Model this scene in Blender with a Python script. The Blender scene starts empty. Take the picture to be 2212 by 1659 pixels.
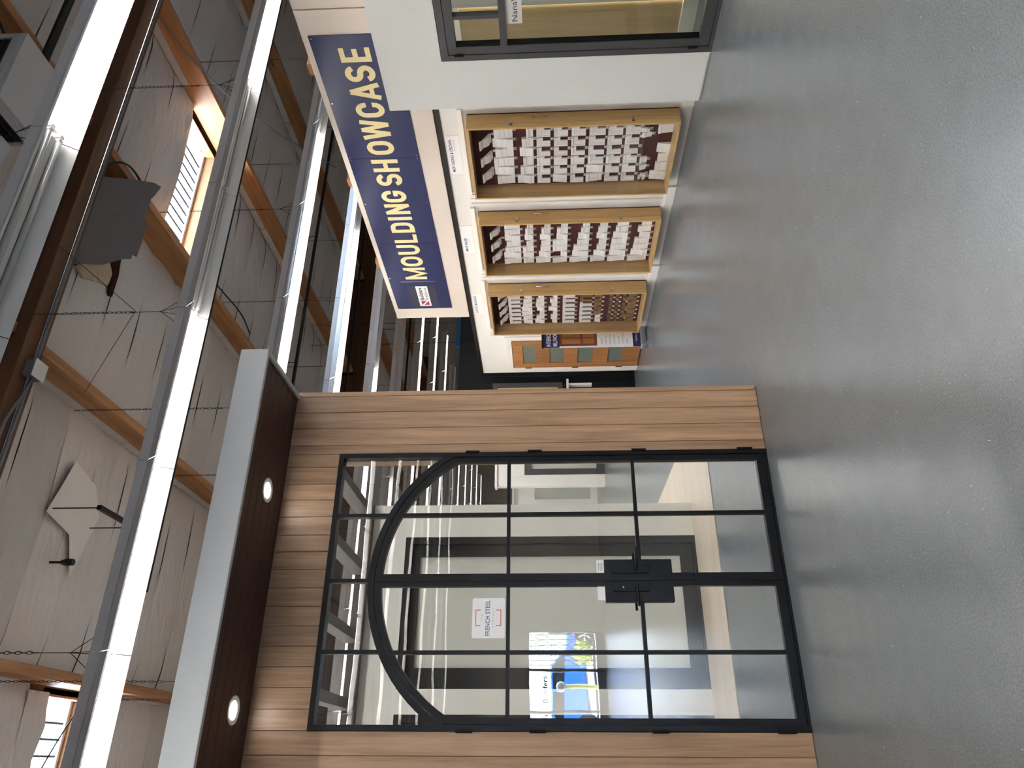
import bpy, bmesh, math, random
from mathutils import Matrix, Vector
random.seed(7)
S = bpy.context.scene
COL = S.collection
PI = math.pi

# ------------------------------------------------------------------ camera
F_PX = 1597.05
yaw, pit, rol = map(math.radians, (27.4446, 2.50872, 0.98418))
Fw = Vector((math.sin(yaw)*math.cos(pit), math.cos(yaw)*math.cos(pit), math.sin(pit)))
r0 = Vector((math.cos(yaw), -math.sin(yaw), 0)); d0 = Fw.cross(r0)
Rt = r0*math.cos(rol) + d0*math.sin(rol)
Dn = -r0*math.sin(rol) + d0*math.cos(rol)
cam = bpy.data.cameras.new('camera'); camo = bpy.data.objects.new('camera', cam); COL.objects.link(camo)
M = Matrix((Dn, Rt, -Fw)).transposed().to_4x4()          # the phone was held so that the shot lies on its side
M.translation = Vector((0, 0, 1.5)); camo.matrix_world = M
cam.sensor_fit = 'HORIZONTAL'; cam.sensor_width = 36; cam.lens = F_PX/2212*36
cam.clip_end = 200; S.camera = camo

# ------------------------------------------------------------------ world, exposure
W = bpy.data.worlds.new('world'); S.world = W; W.use_nodes = True
wn = W.node_tree; wn.nodes.clear()
wo = wn.nodes.new('ShaderNodeOutputWorld'); bg = wn.nodes.new('ShaderNodeBackground')
tc = wn.nodes.new('ShaderNodeTexCoord'); sx = wn.nodes.new('ShaderNodeSeparateXYZ'); cr = wn.nodes.new('ShaderNodeValToRGB')
cr.color_ramp.elements[0].position = 0.0; cr.color_ramp.elements[0].color = (.86, .92, 1, 1)
cr.color_ramp.elements[1].position = .6; cr.color_ramp.elements[1].color = (.56, .74, 1, 1)
wn.links.new(tc.outputs['Generated'], sx.inputs[0]); wn.links.new(sx.outputs['Z'], cr.inputs[0])
wn.links.new(cr.outputs[0], bg.inputs['Color']); bg.inputs['Strength'].default_value = 20
wn.links.new(bg.outputs[0], wo.inputs[0])
sun = bpy.data.lights.new('sun_offscreen', 'SUN'); sun.energy = 60; sun.angle = .01; sun.color = (1, .93, .82)
suno = bpy.data.objects.new('sun_offscreen', sun); COL.objects.link(suno)
suno.rotation_euler = Vector((-1, -.15, -.6)).to_track_quat('-Z', 'Y').to_euler()   # low from the side, lights the lot outside
VS = S.view_settings; VS.view_transform = 'Standard'; VS.look = 'None'; VS.exposure = 1.85; VS.gamma = 1; VS.use_curve_mapping = False
S.cycles.sample_clamp_indirect = 6; S.cycles.caustics_reflective = False; S.cycles.caustics_refractive = False
S.cycles.max_bounces = 7; S.cycles.transparent_max_bounces = 14; S.cycles.diffuse_bounces = 4; S.cycles.glossy_bounces = 4

# ------------------------------------------------------------------ materials
MAT = {}
def srgb(r, g, b):
    f = lambda c: (c/255/12.92) if c/255 <= .04045 else ((c/255+.055)/1.055)**2.4
    return (f(r), f(g), f(b), 1)
def base(name):
    m = bpy.data.materials.new(name); m.use_nodes = True; MAT[name] = m
    nt = m.node_tree; return m, nt, nt.nodes['Principled BSDF']
def plain(name, rgb, rough=.5, metal=0, spec=.5, var=0, vscale=6, bump=0, bscale=60, coat=0):
    m, nt, b = base(name); c = srgb(*rgb)
    b.inputs['Base Color'].default_value = c; b.inputs['Roughness'].default_value = rough
    b.inputs['Metallic'].default_value = metal; b.inputs['Specular IOR Level'].default_value = spec
    b.inputs['Coat Weight'].default_value = coat; b.inputs['Coat Roughness'].default_value = .08
    t = nt.nodes.new('ShaderNodeTexCoord')
    n = nt.nodes.new('ShaderNodeTexNoise'); n.inputs['Scale'].default_value = vscale; n.inputs['Detail'].default_value = 5
    nt.links.new(t.outputs['Object'], n.inputs['Vector'])
    mx = nt.nodes.new('ShaderNodeMix'); mx.data_type = 'RGBA'; v = max(var, .04)
    mx.inputs[6].default_value = tuple(x*(1-v) for x in c[:3])+(1,); mx.inputs[7].default_value = tuple(min(1, x*(1+v)) for x in c[:3])+(1,)
    nt.links.new(n.outputs['Fac'], mx.inputs[0]); nt.links.new(mx.outputs[2], b.inputs['Base Color'])
    if bump:
        n2 = nt.nodes.new('ShaderNodeTexNoise'); n2.inputs['Scale'].default_value = bscale; n2.inputs['Detail'].default_value = 4
        bp = nt.nodes.new('ShaderNodeBump'); bp.inputs['Strength'].default_value = bump; bp.inputs['Distance'].default_value = .01
        nt.links.new(t.outputs['Object'], n2.inputs['Vector']); nt.links.new(n2.outputs['Fac'], bp.inputs['Height'])
        nt.links.new(bp.outputs[0], b.inputs['Normal'])
    return m
def wood(name, ca, cb, axis='Z', rough=.45, scale=14, stretch=.05, rnd=.12, knots=False, spec=.4):
    m, nt, b = base(name); N = nt.nodes; L = nt.links
    t = N.new('ShaderNodeTexCoord'); oi = N.new('ShaderNodeObjectInfo')
    mp = N.new('ShaderNodeMapping'); sc = [scale]*3; sc['XYZ'.index(axis)] = scale*stretch
    mp.inputs['Scale'].default_value = sc
    ad = N.new('ShaderNodeVectorMath'); ad.operation = 'ADD'
    ml = N.new('ShaderNodeMath'); ml.operation = 'MULTIPLY'; ml.inputs[1].default_value = 37
    L.new(oi.outputs['Random'], ml.inputs[0]); L.new(t.outputs['Object'], ad.inputs[0]); L.new(ml.outputs[0], ad.inputs[1])
    L.new(ad.outputs[0], mp.inputs['Vector'])
    n1 = N.new('ShaderNodeTexNoise'); n1.inputs['Scale'].default_value = 1; n1.inputs['Detail'].default_value = 8; n1.inputs['Roughness'].default_value = .62; n1.inputs['Distortion'].default_value = .6
    L.new(mp.outputs[0], n1.inputs['Vector'])
    n2 = N.new('ShaderNodeTexNoise'); n2.inputs['Scale'].default_value = 6; n2.inputs['Detail'].default_value = 3
    L.new(mp.outputs[0], n2.inputs['Vector'])
    a2 = N.new('ShaderNodeMath'); a2.operation = 'MULTIPLY_ADD'; a2.inputs[1].default_value = .3
    L.new(n2.outputs['Fac'], a2.inputs[0]); L.new(n1.outputs['Fac'], a2.inputs[2])
    r = N.new('ShaderNodeValToRGB'); r.color_ramp.elements[0].position = .38; r.color_ramp.elements[0].color = srgb(*cb)
    r.color_ramp.elements[1].position = .82; r.color_ramp.elements[1].color = srgb(*ca)
    L.new(a2.outputs[0], r.inputs[0])
    hs = N.new('ShaderNodeHueSaturation'); mr = N.new('ShaderNodeMapRange')
    mr.inputs[3].default_value = 1-rnd; mr.inputs[4].default_value = 1+rnd
    L.new(oi.outputs['Random'], mr.inputs[0]); L.new(mr.outputs[0], hs.inputs['Value']); L.new(r.outputs[0], hs.inputs['Color'])
    out = hs.outputs[0]
    if knots:
        vo = N.new('ShaderNodeTexVoronoi'); vo.inputs['Scale'].default_value = 1.6
        mk = N.new('ShaderNodeMapping'); mk.inputs['Scale'].default_value = (1.3, .55, 1.3) if axis == 'Y' else (.55, 1.3, 1.3)
        L.new(ad.outputs[0], mk.inputs['Vector']); L.new(mk.outputs[0], vo.inputs['Vector'])
        rk = N.new('ShaderNodeValToRGB'); rk.color_ramp.elements[0].position = .03; rk.color_ramp.elements[0].color = (.25, .2, .16, 1)
        rk.color_ramp.elements[1].position = .075; rk.color_ramp.elements[1].color = (1, 1, 1, 1)
        L.new(vo.outputs['Distance'], rk.inputs[0])
        mm = N.new('ShaderNodeMix'); mm.data_type = 'RGBA'; mm.blend_type = 'MULTIPLY'; mm.inputs[0].default_value = 1
        L.new(out, mm.inputs[6]); L.new(rk.outputs[0], mm.inputs[7]); out = mm.outputs[2]
    L.new(out, b.inputs['Base Color'])
    bp = N.new('ShaderNodeBump'); bp.inputs['Strength'].default_value = .08; bp.inputs['Distance'].default_value = .004
    L.new(a2.outputs[0], bp.inputs['Height']); L.new(bp.outputs[0], b.inputs['Normal'])
    b.inputs['Roughness'].default_value = rough; b.inputs['Specular IOR Level'].default_value = spec
    return m
def emit(name, rgb, strength):
    m, nt, b = base(name); b.inputs['Base Color'].default_value = (.8, .8, .8, 1)
    b.inputs['Emission Color'].default_value = rgb+(1,); b.inputs['Emission Strength'].default_value = strength
    return m
def glass(name, f0=.055, tint=(1, 1, 1), wave=0.0, wscale=2.2):
    m = bpy.data.materials.new(name); m.use_nodes = True; MAT[name] = m; nt = m.node_tree; N = nt.nodes; L = nt.links; N.clear()
    o = N.new('ShaderNodeOutputMaterial'); tr = N.new('ShaderNodeBsdfTransparent'); gl = N.new('ShaderNodeBsdfGlossy'); mix = N.new('ShaderNodeMixShader')
    gl.inputs['Roughness'].default_value = 0; tr.inputs['Color'].default_value = tint+(1,)
    lw = N.new('ShaderNodeLayerWeight'); lw.inputs['Blend'].default_value = .5
    p = N.new('ShaderNodeMath'); p.operation = 'POWER'; p.inputs[1].default_value = 5; L.new(lw.outputs['Facing'], p.inputs[0])
    a = N.new('ShaderNodeMath'); a.operation = 'MULTIPLY_ADD'; a.inputs[1].default_value = 1-f0; a.inputs[2].default_value = f0
    L.new(p.outputs[0], a.inputs[0]); L.new(a.outputs[0], mix.inputs[0]); L.new(tr.outputs[0], mix.inputs[1]); L.new(gl.outputs[0], mix.inputs[2])
    if wave:
        t = N.new('ShaderNodeTexCoord'); n = N.new('ShaderNodeTexNoise'); n.inputs['Scale'].default_value = wscale; n.inputs['Detail'].default_value = 1
        b = N.new('ShaderNodeBump'); b.inputs['Strength'].default_value = 1; b.inputs['Distance'].default_value = wave
        L.new(t.outputs['Object'], n.inputs['Vector']); L.new(n.outputs['Fac'], b.inputs['Height']); L.new(b.outputs[0], gl.inputs['Normal'])
    L.new(mix.outputs[0], o.inputs[0]); return m

# floor: worn grey concrete
def concrete():
    m, nt, b = base('concrete'); N = nt.nodes; L = nt.links
    t = N.new('ShaderNodeTexCoord')
    def noise(s, d=6, r=.6):
        n = N.new('ShaderNodeTexNoise'); n.inputs['Scale'].default_value = s; n.inputs['Detail'].default_value = d; n.inputs['Roughness'].default_value = r
        L.new(t.outputs['Object'], n.inputs['Vector']); return n
    big = noise(.7); fine = noise(110, 4, .75); mid = noise(5, 6, .7)
    r = N.new('ShaderNodeValToRGB'); r.color_ramp.elements[0].position = .3; r.color_ramp.elements[0].color = srgb(90, 94, 97)
    r.color_ramp.elements[1].position = .72; r.color_ramp.elements[1].color = srgb(102, 106, 109)
    a = N.new('ShaderNodeMath'); a.operation = 'MULTIPLY_ADD'; a.inputs[1].default_value = .55
    L.new(mid.outputs['Fac'], a.inputs[0]); a3 = N.new('ShaderNodeMath'); a3.operation = 'MULTIPLY'; a3.inputs[1].default_value = .45
    L.new(big.outputs['Fac'], a3.inputs[0]); L.new(a3.outputs[0], a.inputs[2]); L.new(a.outputs[0], r.inputs[0])
    rf = N.new('ShaderNodeValToRGB'); rf.color_ramp.elements[0].position = .3; rf.color_ramp.elements[0].color = (.66, .66, .66, 1)
    rf.color_ramp.elements[1].position = .7; rf.color_ramp.elements[1].color = (1.3, 1.3, 1.3, 1)
    L.new(fine.outputs['Fac'], rf.inputs[0])
    mm = N.new('ShaderNodeMix'); mm.data_type = 'RGBA'; mm.blend_type = 'MULTIPLY'; mm.inputs[0].default_value = 1
    L.new(r.outputs[0], mm.inputs[6]); L.new(rf.outputs[0], mm.inputs[7])
    # paint chips
    vo = N.new('ShaderNodeTexVoronoi'); vo.inputs['Scale'].default_value = 9; vo.inputs['Randomness'].default_value = 1
    ns = N.new('ShaderNodeVectorMath'); ns.operation = 'ADD'; n4 = noise(11, 2); L.new(t.outputs['Object'], ns.inputs[0]); L.new(n4.outputs['Color'], ns.inputs[1])
    L.new(ns.outputs[0], vo.inputs['Vector'])
    cut = N.new('ShaderNodeMath'); cut.operation = 'LESS_THAN'; cut.inputs[1].default_value = .06; L.new(vo.outputs['Distance'], cut.inputs[0])
    gate = N.new('ShaderNodeMath'); gate.operation = 'GREATER_THAN'; gate.inputs[1].default_value = .5; ng = noise(1.3, 3); L.new(ng.outputs['Fac'], gate.inputs[0])
    cg = N.new('ShaderNodeMath'); cg.operation = 'MULTIPLY'; L.new(cut.outputs[0], cg.inputs[0]); L.new(gate.outputs[0], cg.inputs[1])
    m2 = N.new('ShaderNodeMix'); m2.data_type = 'RGBA'; m2.inputs[7].default_value = srgb(200, 200, 196)
    L.new(cg.outputs[0], m2.inputs[0]); L.new(mm.outputs[2], m2.inputs[6]); L.new(m2.outputs[2], b.inputs['Base Color'])
    mr = N.new('ShaderNodeMapRange'); mr.inputs[3].default_value = .20; mr.inputs[4].default_value = .23
    L.new(mid.outputs['Fac'], mr.inputs[0]); L.new(mr.outputs[0], b.inputs['Roughness'])
    bp = N.new('ShaderNodeBump'); bp.inputs['Strength'].default_value = .25; bp.inputs['Distance'].default_value = .002
    L.new(fine.outputs['Fac'], bp.inputs['Height']); L.new(bp.outputs[0], b.inputs['Normal'])
    b.inputs['Specular IOR Level'].default_value = .6
concrete()
def vinyl():
    m, nt, b = base('vinyl'); N = nt.nodes; L = nt.links
    t = N.new('ShaderNodeTexCoord'); oi = N.new('ShaderNodeObjectInfo')
    ad = N.new('ShaderNodeVectorMath'); ad.operation = 'ADD'; ml = N.new('ShaderNodeMath'); ml.operation = 'MULTIPLY'; ml.inputs[1].default_value = 23
    L.new(oi.outputs['Random'], ml.inputs[0]); L.new(t.outputs['Object'], ad.inputs[0]); L.new(ml.outputs[0], ad.inputs[1])
    mp = N.new('ShaderNodeMapping'); mp.inputs['Scale'].default_value = (2.2, 9, 2); L.new(ad.outputs[0], mp.inputs['Vector'])
    n = N.new('ShaderNodeTexNoise'); n.inputs['Scale'].default_value = 1; n.inputs['Detail'].default_value = 3; n.inputs['Distortion'].default_value = .8
    L.new(mp.outputs[0], n.inputs['Vector'])
    bp = N.new('ShaderNodeBump'); bp.inputs['Strength'].default_value = .5; bp.inputs['Distance'].default_value = .05
    L.new(n.outputs['Fac'], bp.inputs['Height']); L.new(bp.outputs[0], b.inputs['Normal'])
    hs = N.new('ShaderNodeHueSaturation'); hs.inputs['Color'].default_value = srgb(196, 188, 182)
    mr = N.new('ShaderNodeMapRange'); mr.inputs[3].default_value = .9; mr.inputs[4].default_value = 1.06
    L.new(oi.outputs['Random'], mr.inputs[0]); L.new(mr.outputs[0], hs.inputs['Value']); L.new(hs.outputs[0], b.inputs['Base Color'])
    b.inputs['Roughness'].default_value = .38
vinyl()
wood('facade_wood', (188, 153, 121), (130, 98, 72), 'Z', .42, 16, .045, .07)
wood('soffit_wood', (62, 24, 22), (32, 10, 10), 'X', .4, 14, .05, .1)
wood('maple', (202, 166, 112), (172, 136, 86), 'Z', .4, 9, .06, .05)
wood('oak_sample', (150, 112, 74), (116, 82, 52), 'Z', .5, 20, .2, .2)
wood('fir_door', (176, 122, 76), (138, 92, 54), 'Z', .4, 10, .06, .1)
wood('purlin_wood', (178, 128, 84), (124, 80, 46), 'Y', .6, 9, .06, .12, True)
wood('glulam_wood', (108, 72, 46), (66, 42, 24), 'X', .6, 9, .05, .1, True)
wood('skylight_wood', (178, 128, 84), (124, 80, 46), 'X', .6, 9, .08, .06, True)
wood('laminate', (190, 174, 154), (170, 154, 134), 'X', .35, 5, .15, .05)
wood('tan_panel', (190, 166, 128), (168, 143, 106), 'Z', .35, 7, .06, .04)
plain('steel_black', (9, 10, 14), .4, 0, .25, .06)
plain('fascia_paint', (205, 208, 210), .5, 0, .4, .05, 3, .05, 9)
plain('wall_white', (232, 228, 222), .55, 0, .35, .02, 2)
plain('header_white', (222, 208, 196), .55, 0, .3, .03, 3)
plain('panel_grey', (214, 214, 210), .6, 0, .3, .02, 2)
plain('partition_white', (216, 216, 210), .55, 0, .3, .02, 2)
plain('trim_white', (238, 234, 228), .4, 0, .4, .02, 3)
plain('mdf_white', (248, 244, 240), .5, 0, .4, .03, 12)
plain('tag_white', (205, 202, 198), .5)
plain('felt_maroon', (74, 30, 28), .8, 0, .2, .08, 40)
plain('chrome', (190, 190, 188), .22, 1)
plain('dark_metal', (66, 62, 60), .3, .8, .5, .2, 4)
plain('sign_navy', (9, 20, 76), .32, 0, .45, .04, 2)
plain('sign_dark', (30, 34, 56), .35)
plain('cream', (240, 220, 160), .5)
plain('logo_red', (176, 34, 58), .5)
plain('logo_black', (24, 22, 26), .5)
plain('paper', (240, 240, 240), .6)
plain('navy_ink', (26, 30, 96), .6)
plain('grey_ink', (150, 150, 155), .6)
plain('orange_ink', (226, 96, 72), .6)
plain('enamel', (214, 212, 210), .32, 0, .5, .03, 3)
plain('unlit_tube', (190, 192, 194), .25, 0, .6)
plain('socket', (225, 225, 222), .4)
plain('frame_grey', (70, 70, 72), .4, .2, .5, .05)
plain('gasket', (8, 8, 9), .6, 0, .2)
plain('pane_frost', (196, 198, 190), .35, 0, .5, .03, 2)
plain('frost_glass', (112, 118, 108), .25, 0, .6, .05, 3)
plain('black_board', (16, 16, 18), .5, 0, .35, .2, 5)
plain('black_iron', (20, 18, 18), .5, .3)
plain('grey_pipe', (112, 112, 114), .6, 0, .3)
plain('cable_black', (12, 12, 12), .5)
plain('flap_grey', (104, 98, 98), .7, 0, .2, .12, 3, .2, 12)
plain('fibre', (190, 172, 150), .9, 0, .1, .25, 14, .4, 40)
plain('rotten_wood', (58, 32, 22), .9, 0, .1, .4, 14, .4, 30)
plain('foil', (222, 214, 206), .3, 0, .6, .04, 5, .5, 7)
plain('hvac_grey', (188, 188, 190), .5, 0, .4, .05, 3)
plain('louvre_black', (10, 10, 11), .6)
plain('back_wall', (196, 178, 166), .7, 0, .3, .04, 2)
plain('side_wall', (170, 160, 150), .75, 0, .3, .05, 2)
plain('roof_deck', (120, 90, 62), .8, 0, .2, .15, 3)
plain('asphalt', (150, 150, 152), .9, 0, .2, .15, 6)
plain('pavement', (214, 212, 208), .85, 0, .2, .08, 4)
plain('aluminium', (150, 150, 150), .35, .9)
plain('car_blue', (30, 90, 190), .25, 0, .6, .04, 2, 0, 60, .6)
plain('car_glass', (20, 26, 32), .1, 0, .6)
plain('rubber', (22, 22, 22), .8)
plain('leaf', (92, 130, 52), .7, 0, .3, .3, 9)
plain('leaf_yellow', (170, 176, 60), .7, 0, .3, .3, 9)
plain('leaf_red', (214, 84, 40), .7, 0, .3, .2, 9)
plain('bark', (86, 68, 54), .9, 0, .2, .2, 9)
plain('yellow_post', (214, 196, 120), .5)
plain('ball_grey', (120, 116, 110), .5)
plain('blue_banner', (40, 96, 150), .5)
plain('mahogany', (120, 66, 50), .4, 0, .4, .15, 8)
plain('beam_dark', (74, 66, 60), .55, 0, .3, .2, 6)
plain('stand_silver', (176, 180, 184), .3, .7)
plain('building_far', (214, 206, 196), .8, 0, .2, .05, 2)
emit('tube_lit', (1.0, .985, .955), 11)
emit('downlight_glow', (1.0, .97, .93), 16)
plain('frame_dark', (17, 18, 21), .45, 0, .3, .05)
emit('strip_led', (1.0, .9, .66), 5)
glass('door_glass', .08, (.97, .98, .975), .0006, 2.6)
glass('case_glass', .035, (.985, .985, .985))
glass('store_glass', .05, (.95, .97, .97))
glass('nana_glass', .04, (.93, .96, .95))

# ------------------------------------------------------------------ helpers
class MB:
    def __init__(s): s.v = []; s.f = []
    def box(s, x0, x1, y0, y1, z0, z1):
        b = len(s.v)
        s.v += [(x0, y0, z0), (x1, y0, z0), (x1, y1, z0), (x0, y1, z0), (x0, y0, z1), (x1, y0, z1), (x1, y1, z1), (x0, y1, z1)]
        s.f += [tuple(b+i for i in q) for q in ((3, 2, 1, 0), (4, 5, 6, 7), (0, 1, 5, 4), (1, 2, 6, 5), (2, 3, 7, 6), (3, 0, 4, 7))]
        return s
    def poly(s, pts):
        b = len(s.v); s.v += [tuple(p) for p in pts]; s.f.append(tuple(range(b, b+len(pts)))); return s
    def prism(s, pts, d):                       # closed polygon pts (3-D) extruded by vector d
        b = len(s.v); n = len(pts); d = Vector(d)
        s.v += [tuple(p) for p in pts] + [tuple(Vector(p)+d) for p in pts]
        s.f.append(tuple(range(b, b+n))); s.f.append(tuple(range(b+2*n-1, b+n-1, -1)))
        for i in range(n): j = (i+1) % n; s.f.append((b+i, b+n+i, b+n+j, b+j))
        return s
    def tube(s, pts, r, n=8, caps=True):
        pts = [Vector(p) for p in pts]; rings = []
        for i, p in enumerate(pts):
            t = (pts[min(i+1, len(pts)-1)]-pts[max(i-1, 0)]).normalized()
            a = t.cross(Vector((0, 0, 1)));  a = t.cross(Vector((1, 0, 0))) if a.length < .05 else a
            a.normalize(); c = t.cross(a); b = len(s.v)
            rr = r[i] if isinstance(r, (list, tuple)) else r
            s.v += [tuple(p+a*rr*math.cos(2*PI*k/n)+c*rr*math.sin(2*PI*k/n)) for k in range(n)]; rings.append(b)
        for u, w in zip(rings, rings[1:]):
            for k in range(n): q = (k+1) % n; s.f.append((u+k, u+q, w+q, w+k))
        if caps: s.f.append(tuple(rings[0]+k for k in range(n))[::-1]); s.f.append(tuple(rings[-1]+k for k in range(n)))
        return s
    def strip(s, A, B):                          # ribbon between two polylines
        b = len(s.v); n = len(A); s.v += [tuple(p) for p in A]+[tuple(p) for p in B]
        for i in range(n-1): s.f.append((b+i, b+i+1, b+n+i+1, b+n+i))
        return s
    def mesh(s, name, fix=True):
        me = bpy.data.meshes.new(name); me.from_pydata(s.v, [], s.f); me.update()
        if fix:
            bm = bmesh.new(); bm.from_mesh(me); bmesh.ops.recalc_face_normals(bm, faces=bm.faces); bm.to_mesh(me); bm.free()
        return me
def link(name, me, mat, parent=None, smooth=False):
    if mat: me.materials.clear(); me.materials.append(MAT[mat])
    if smooth:
        for p in me.polygons: p.use_smooth = True
    o = bpy.data.objects.new(name, me); COL.objects.link(o)
    if parent:
        o.parent = parent; 
        o.matrix_parent_inverse = world_of(parent).inverted()
    return o
def world_of(o):
    m = o.matrix_basis.copy()
    return (world_of(o.parent) @ o.matrix_parent_inverse @ m) if o.parent else m
def tag(o, label, cat, group=None):
    o['label'] = label; o['category'] = cat
    if group: o['group'] = group
    return o
def thing(name, label, cat, loc=(0, 0, 0), group=None, rotz=0):
    o = bpy.data.objects.new(name, None); COL.objects.link(o); o.location = loc; o.rotation_euler = (0, 0, rotz); o.empty_display_size = .1
    return tag(o, label, cat, group)
def struct(o): o['kind'] = 'structure'; return o
def B(name, x0, x1, y0, y1, z0, z1, mat, parent=None):
    return link(name, MB().box(x0, x1, y0, y1, z0, z1).mesh(name), mat, parent)
def bev(o, w=.004, seg=2):
    m = o.modifiers.new('bevel', 'BEVEL'); m.width = w; m.segments = seg; m.limit_method = 'ANGLE'; return o
def copy_tree(o, parent=None):
    c = o.copy(); COL.objects.link(c)
    if parent: c.parent = parent
    for ch in o.children: copy_tree(ch, c)
    return c
def text(name, s, o, ux, uz, w, h, mat, parent, off=.0, bold=0.0):
    """flat lettering filling the box w x h whose lower left corner is o; ux reading direction, uz up"""
    cu = bpy.data.curves.new(name, 'FONT'); cu.body = s; cu.offset = bold; cu.resolution_u = 3
    t = bpy.data.objects.new(name, cu); COL.objects.link(t)
    bpy.context.view_layer.update()
    me = bpy.data.meshes.new_from_object(t.evaluated_get(bpy.context.evaluated_depsgraph_get()))
    bpy.data.objects.remove(t); bpy.data.curves.remove(cu)
    xs = [v.co.x for v in me.vertices]; ys = [v.co.y for v in me.vertices]
    x0, x1, y0, y1 = min(xs), max(xs), min(ys), max(ys)
    ux = Vector(ux); uz = Vector(uz); o = Vector(o)
    for v in me.vertices: v.co = o + ux*((v.co.x-x0)/(x1-x0)*w) + uz*((v.co.y-y0)/(y1-y0)*h)
    me.update()
    return link(name, me, mat, parent)

# ------------------------------------------------------------------ building shell
XL, XR, YR, YE = -6.6, 13.4, -11.6, 33.0          # inner faces of the hall
struct(B('floor', XL-.3, XR+.3, YR-.3, YE+.3, -.2, 0, 'concrete'))
struct(B('floor_laminate', -3.2, 3.16, 6.48, 11.2, 0, .006, 'laminate'))
struct(B('wall_left', XL-.2, XL, YR-.2, YE+.2, 0, 6.6, 'side_wall'))
struct(B('wall_right', XR, XR+.2, YR-.2, YE+.2, 0, 6.6, 'side_wall'))
struct(B('wall_far', XL, XR, YE, YE+.2, 0, 6.6, 'back_wall'))
DX0, DX1, DZ1 = .72, 3.34, 2.12                     # street entrance behind the camera
struct(link('wall_rear', MB().box(XL, DX0, YR-.2, YR, 0, 6.6).box(DX1, XR, YR-.2, YR, 0, 6.6).box(DX0, DX1, YR-.2, YR, DZ1, 6.6).mesh('w'), 'side_wall'))
PURX = [-6.5, -4.1, -1.7, .68, 3.10, 5.36, 7.72, 10.2, 12.6]
SKY = [(5.44, 7.64, 6.72, 7.62), (-1.62, .58, 7.05, 7.80)]     # x0,x1,y0,y1 of the roof openings
ZI = 6.02
mb = MB(); cuts = sorted(set([XL-.2, XR+.2]+[a for q in SKY for a in q[:2]])); 
for x0, x1 in zip(cuts, cuts[1:]):
    y = YR-.2
    for q in SKY:
        if q[0] <= x0+.01 and x1 <= q[1]+.01: mb.box(x0, x1, y, q[2]+.02, 6.1, 6.3); y = q[3]-.02
    mb.box(x0, x1, y, YE+.2, 6.1, 6.3)
ceil = struct(link('ceiling', mb.mesh('ceiling'), 'roof_deck'))
# insulation panels, each slightly sagging, with a gap at every seam
def batt(w, l, seed):
    rnd = random.Random(seed); nx, ny = 10, 4; v = []; f = []
    ph = [rnd.uniform(0, 6) for _ in range(6)]
    for j in range(ny+1):
        for i in range(nx+1):
            u = i/nx; t = j/ny
            z = -.028*math.sin(PI*u) - .022*math.sin(PI*t)*(.6+.4*math.sin(5*u+ph[0])) + .006*math.sin(9*u+ph[1]+3*t)
            if i in (0, nx): z += .03
            v.append((u*w, t*l, z))
    for j in range(ny):
        for i in range(nx): a = j*(nx+1)+i; f.append((a, a+nx+1, a+nx+2, a+1))
    me = bpy.data.meshes.new('insulation'); me.from_pydata(v, [], f); me.update()
    for p in me.polygons: p.use_smooth = True
    me.materials.append(MAT['vinyl']); return me
SEAM = .553
bm_cache = {}
y = 5.10
rows_y = []
while y < 13.9: rows_y.append(y); y += SEAM
near_rows = [4.80-SEAM*k for k in range(1, 4)]
for x0, x1 in zip(PURX, PURX[1:]):
    if x1 < -2 : continue
    w = x1-x0-.09
    for k, yy in enumerate(near_rows+rows_y):
        if any(q[0]-.2 < x0+.2 < q[1] and yy+SEAM*.6 > q[2] and yy < q[3]-.15 for q in SKY): continue
        key = (round(w, 2), k % 3)
        if key not in bm_cache: bm_cache[key] = batt(w, SEAM-.004, hash(key))
        o = bpy.data.objects.new('insulation_panel', bm_cache[key]); COL.objects.link(o); o.parent = ceil
        o.location = (x0+.045, yy, ZI)
for (a0, a1) in ((YR, 3.1), (14.45, YE)):
    for x0, x1 in zip(PURX, PURX[1:]):
        if x1 < -2: continue
        me = batt(x1-x0-.09, a1-a0, int(x0*10)); o = bpy.data.objects.new('insulation_panel', me); COL.objects.link(o); o.parent = ceil; o.location = (x0+.045, a0, ZI)
# sagging vinyl edge before the skylight wells
for q in SKY:
    v = []; f = []; n = 16
    for j in range(6):
        for i in range(n+1):
            u = i/n; t = j/5
            v.append((q[0]+u*(q[1]-q[0]), q[2]-.34+t*.28, ZI-.015-.05*t*t-.02*math.sin(u*13+2*t)*t-.015*math.sin(u*31)*t+ (0.05*(1-math.sin(PI*u))*t)))
    for j in range(5):
        for i in range(n): a = j*(n+1)+i; f.append((a, a+1, a+n+2, a+n+1))
    me = bpy.data.meshes.new('edge'); me.from_pydata(v, [], f); link('vinyl_edge', me, 'vinyl', ceil, True)
# skylights
for k, q in enumerate(SKY):
    x0, x1, y0, y1 = q
    w = bpy.data.objects.new('window_%d' % (k+1), None); COL.objects.link(w); w.location = (x0, y0, 6); struct(w)
    B('header_board', x0, x1, y1, y1+.06, 5.95, 6.24, 'skylight_wood', w)
    B('header_board', x0, x1, y0-.06, y0, 6.04, 6.34, 'skylight_wood', w)
    B('curb', x0, x1, y1-.06, y1+.04, 6.24, 6.56, 'pavement', w)
    B('curb', x0, x1, y0-.04, y0+.03, 6.3, 6.56, 'pavement', w)
    B('curb', x0-.05, x0+.02, y0, y1, 6.1, 6.56, 'skylight_wood', w)
    B('curb', x1-.02, x1+.05, y0, y1, 6.1, 6.56, 'skylight_wood', w)
    B('pane', x0, x1, y0, y1, 6.56, 6.57, 'store_glass', w)
    n = 14
    me = MB().tube([(0, y0-.02, 0), (0, y1+.02, 0)], .013, 6).mesh('bar')
    for i in range(n):
        o = link('bar', me, 'black_iron', w); o.location.x += x0+.12+i*(x1-x0-.2)/n; o.location.z += 6.27
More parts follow.
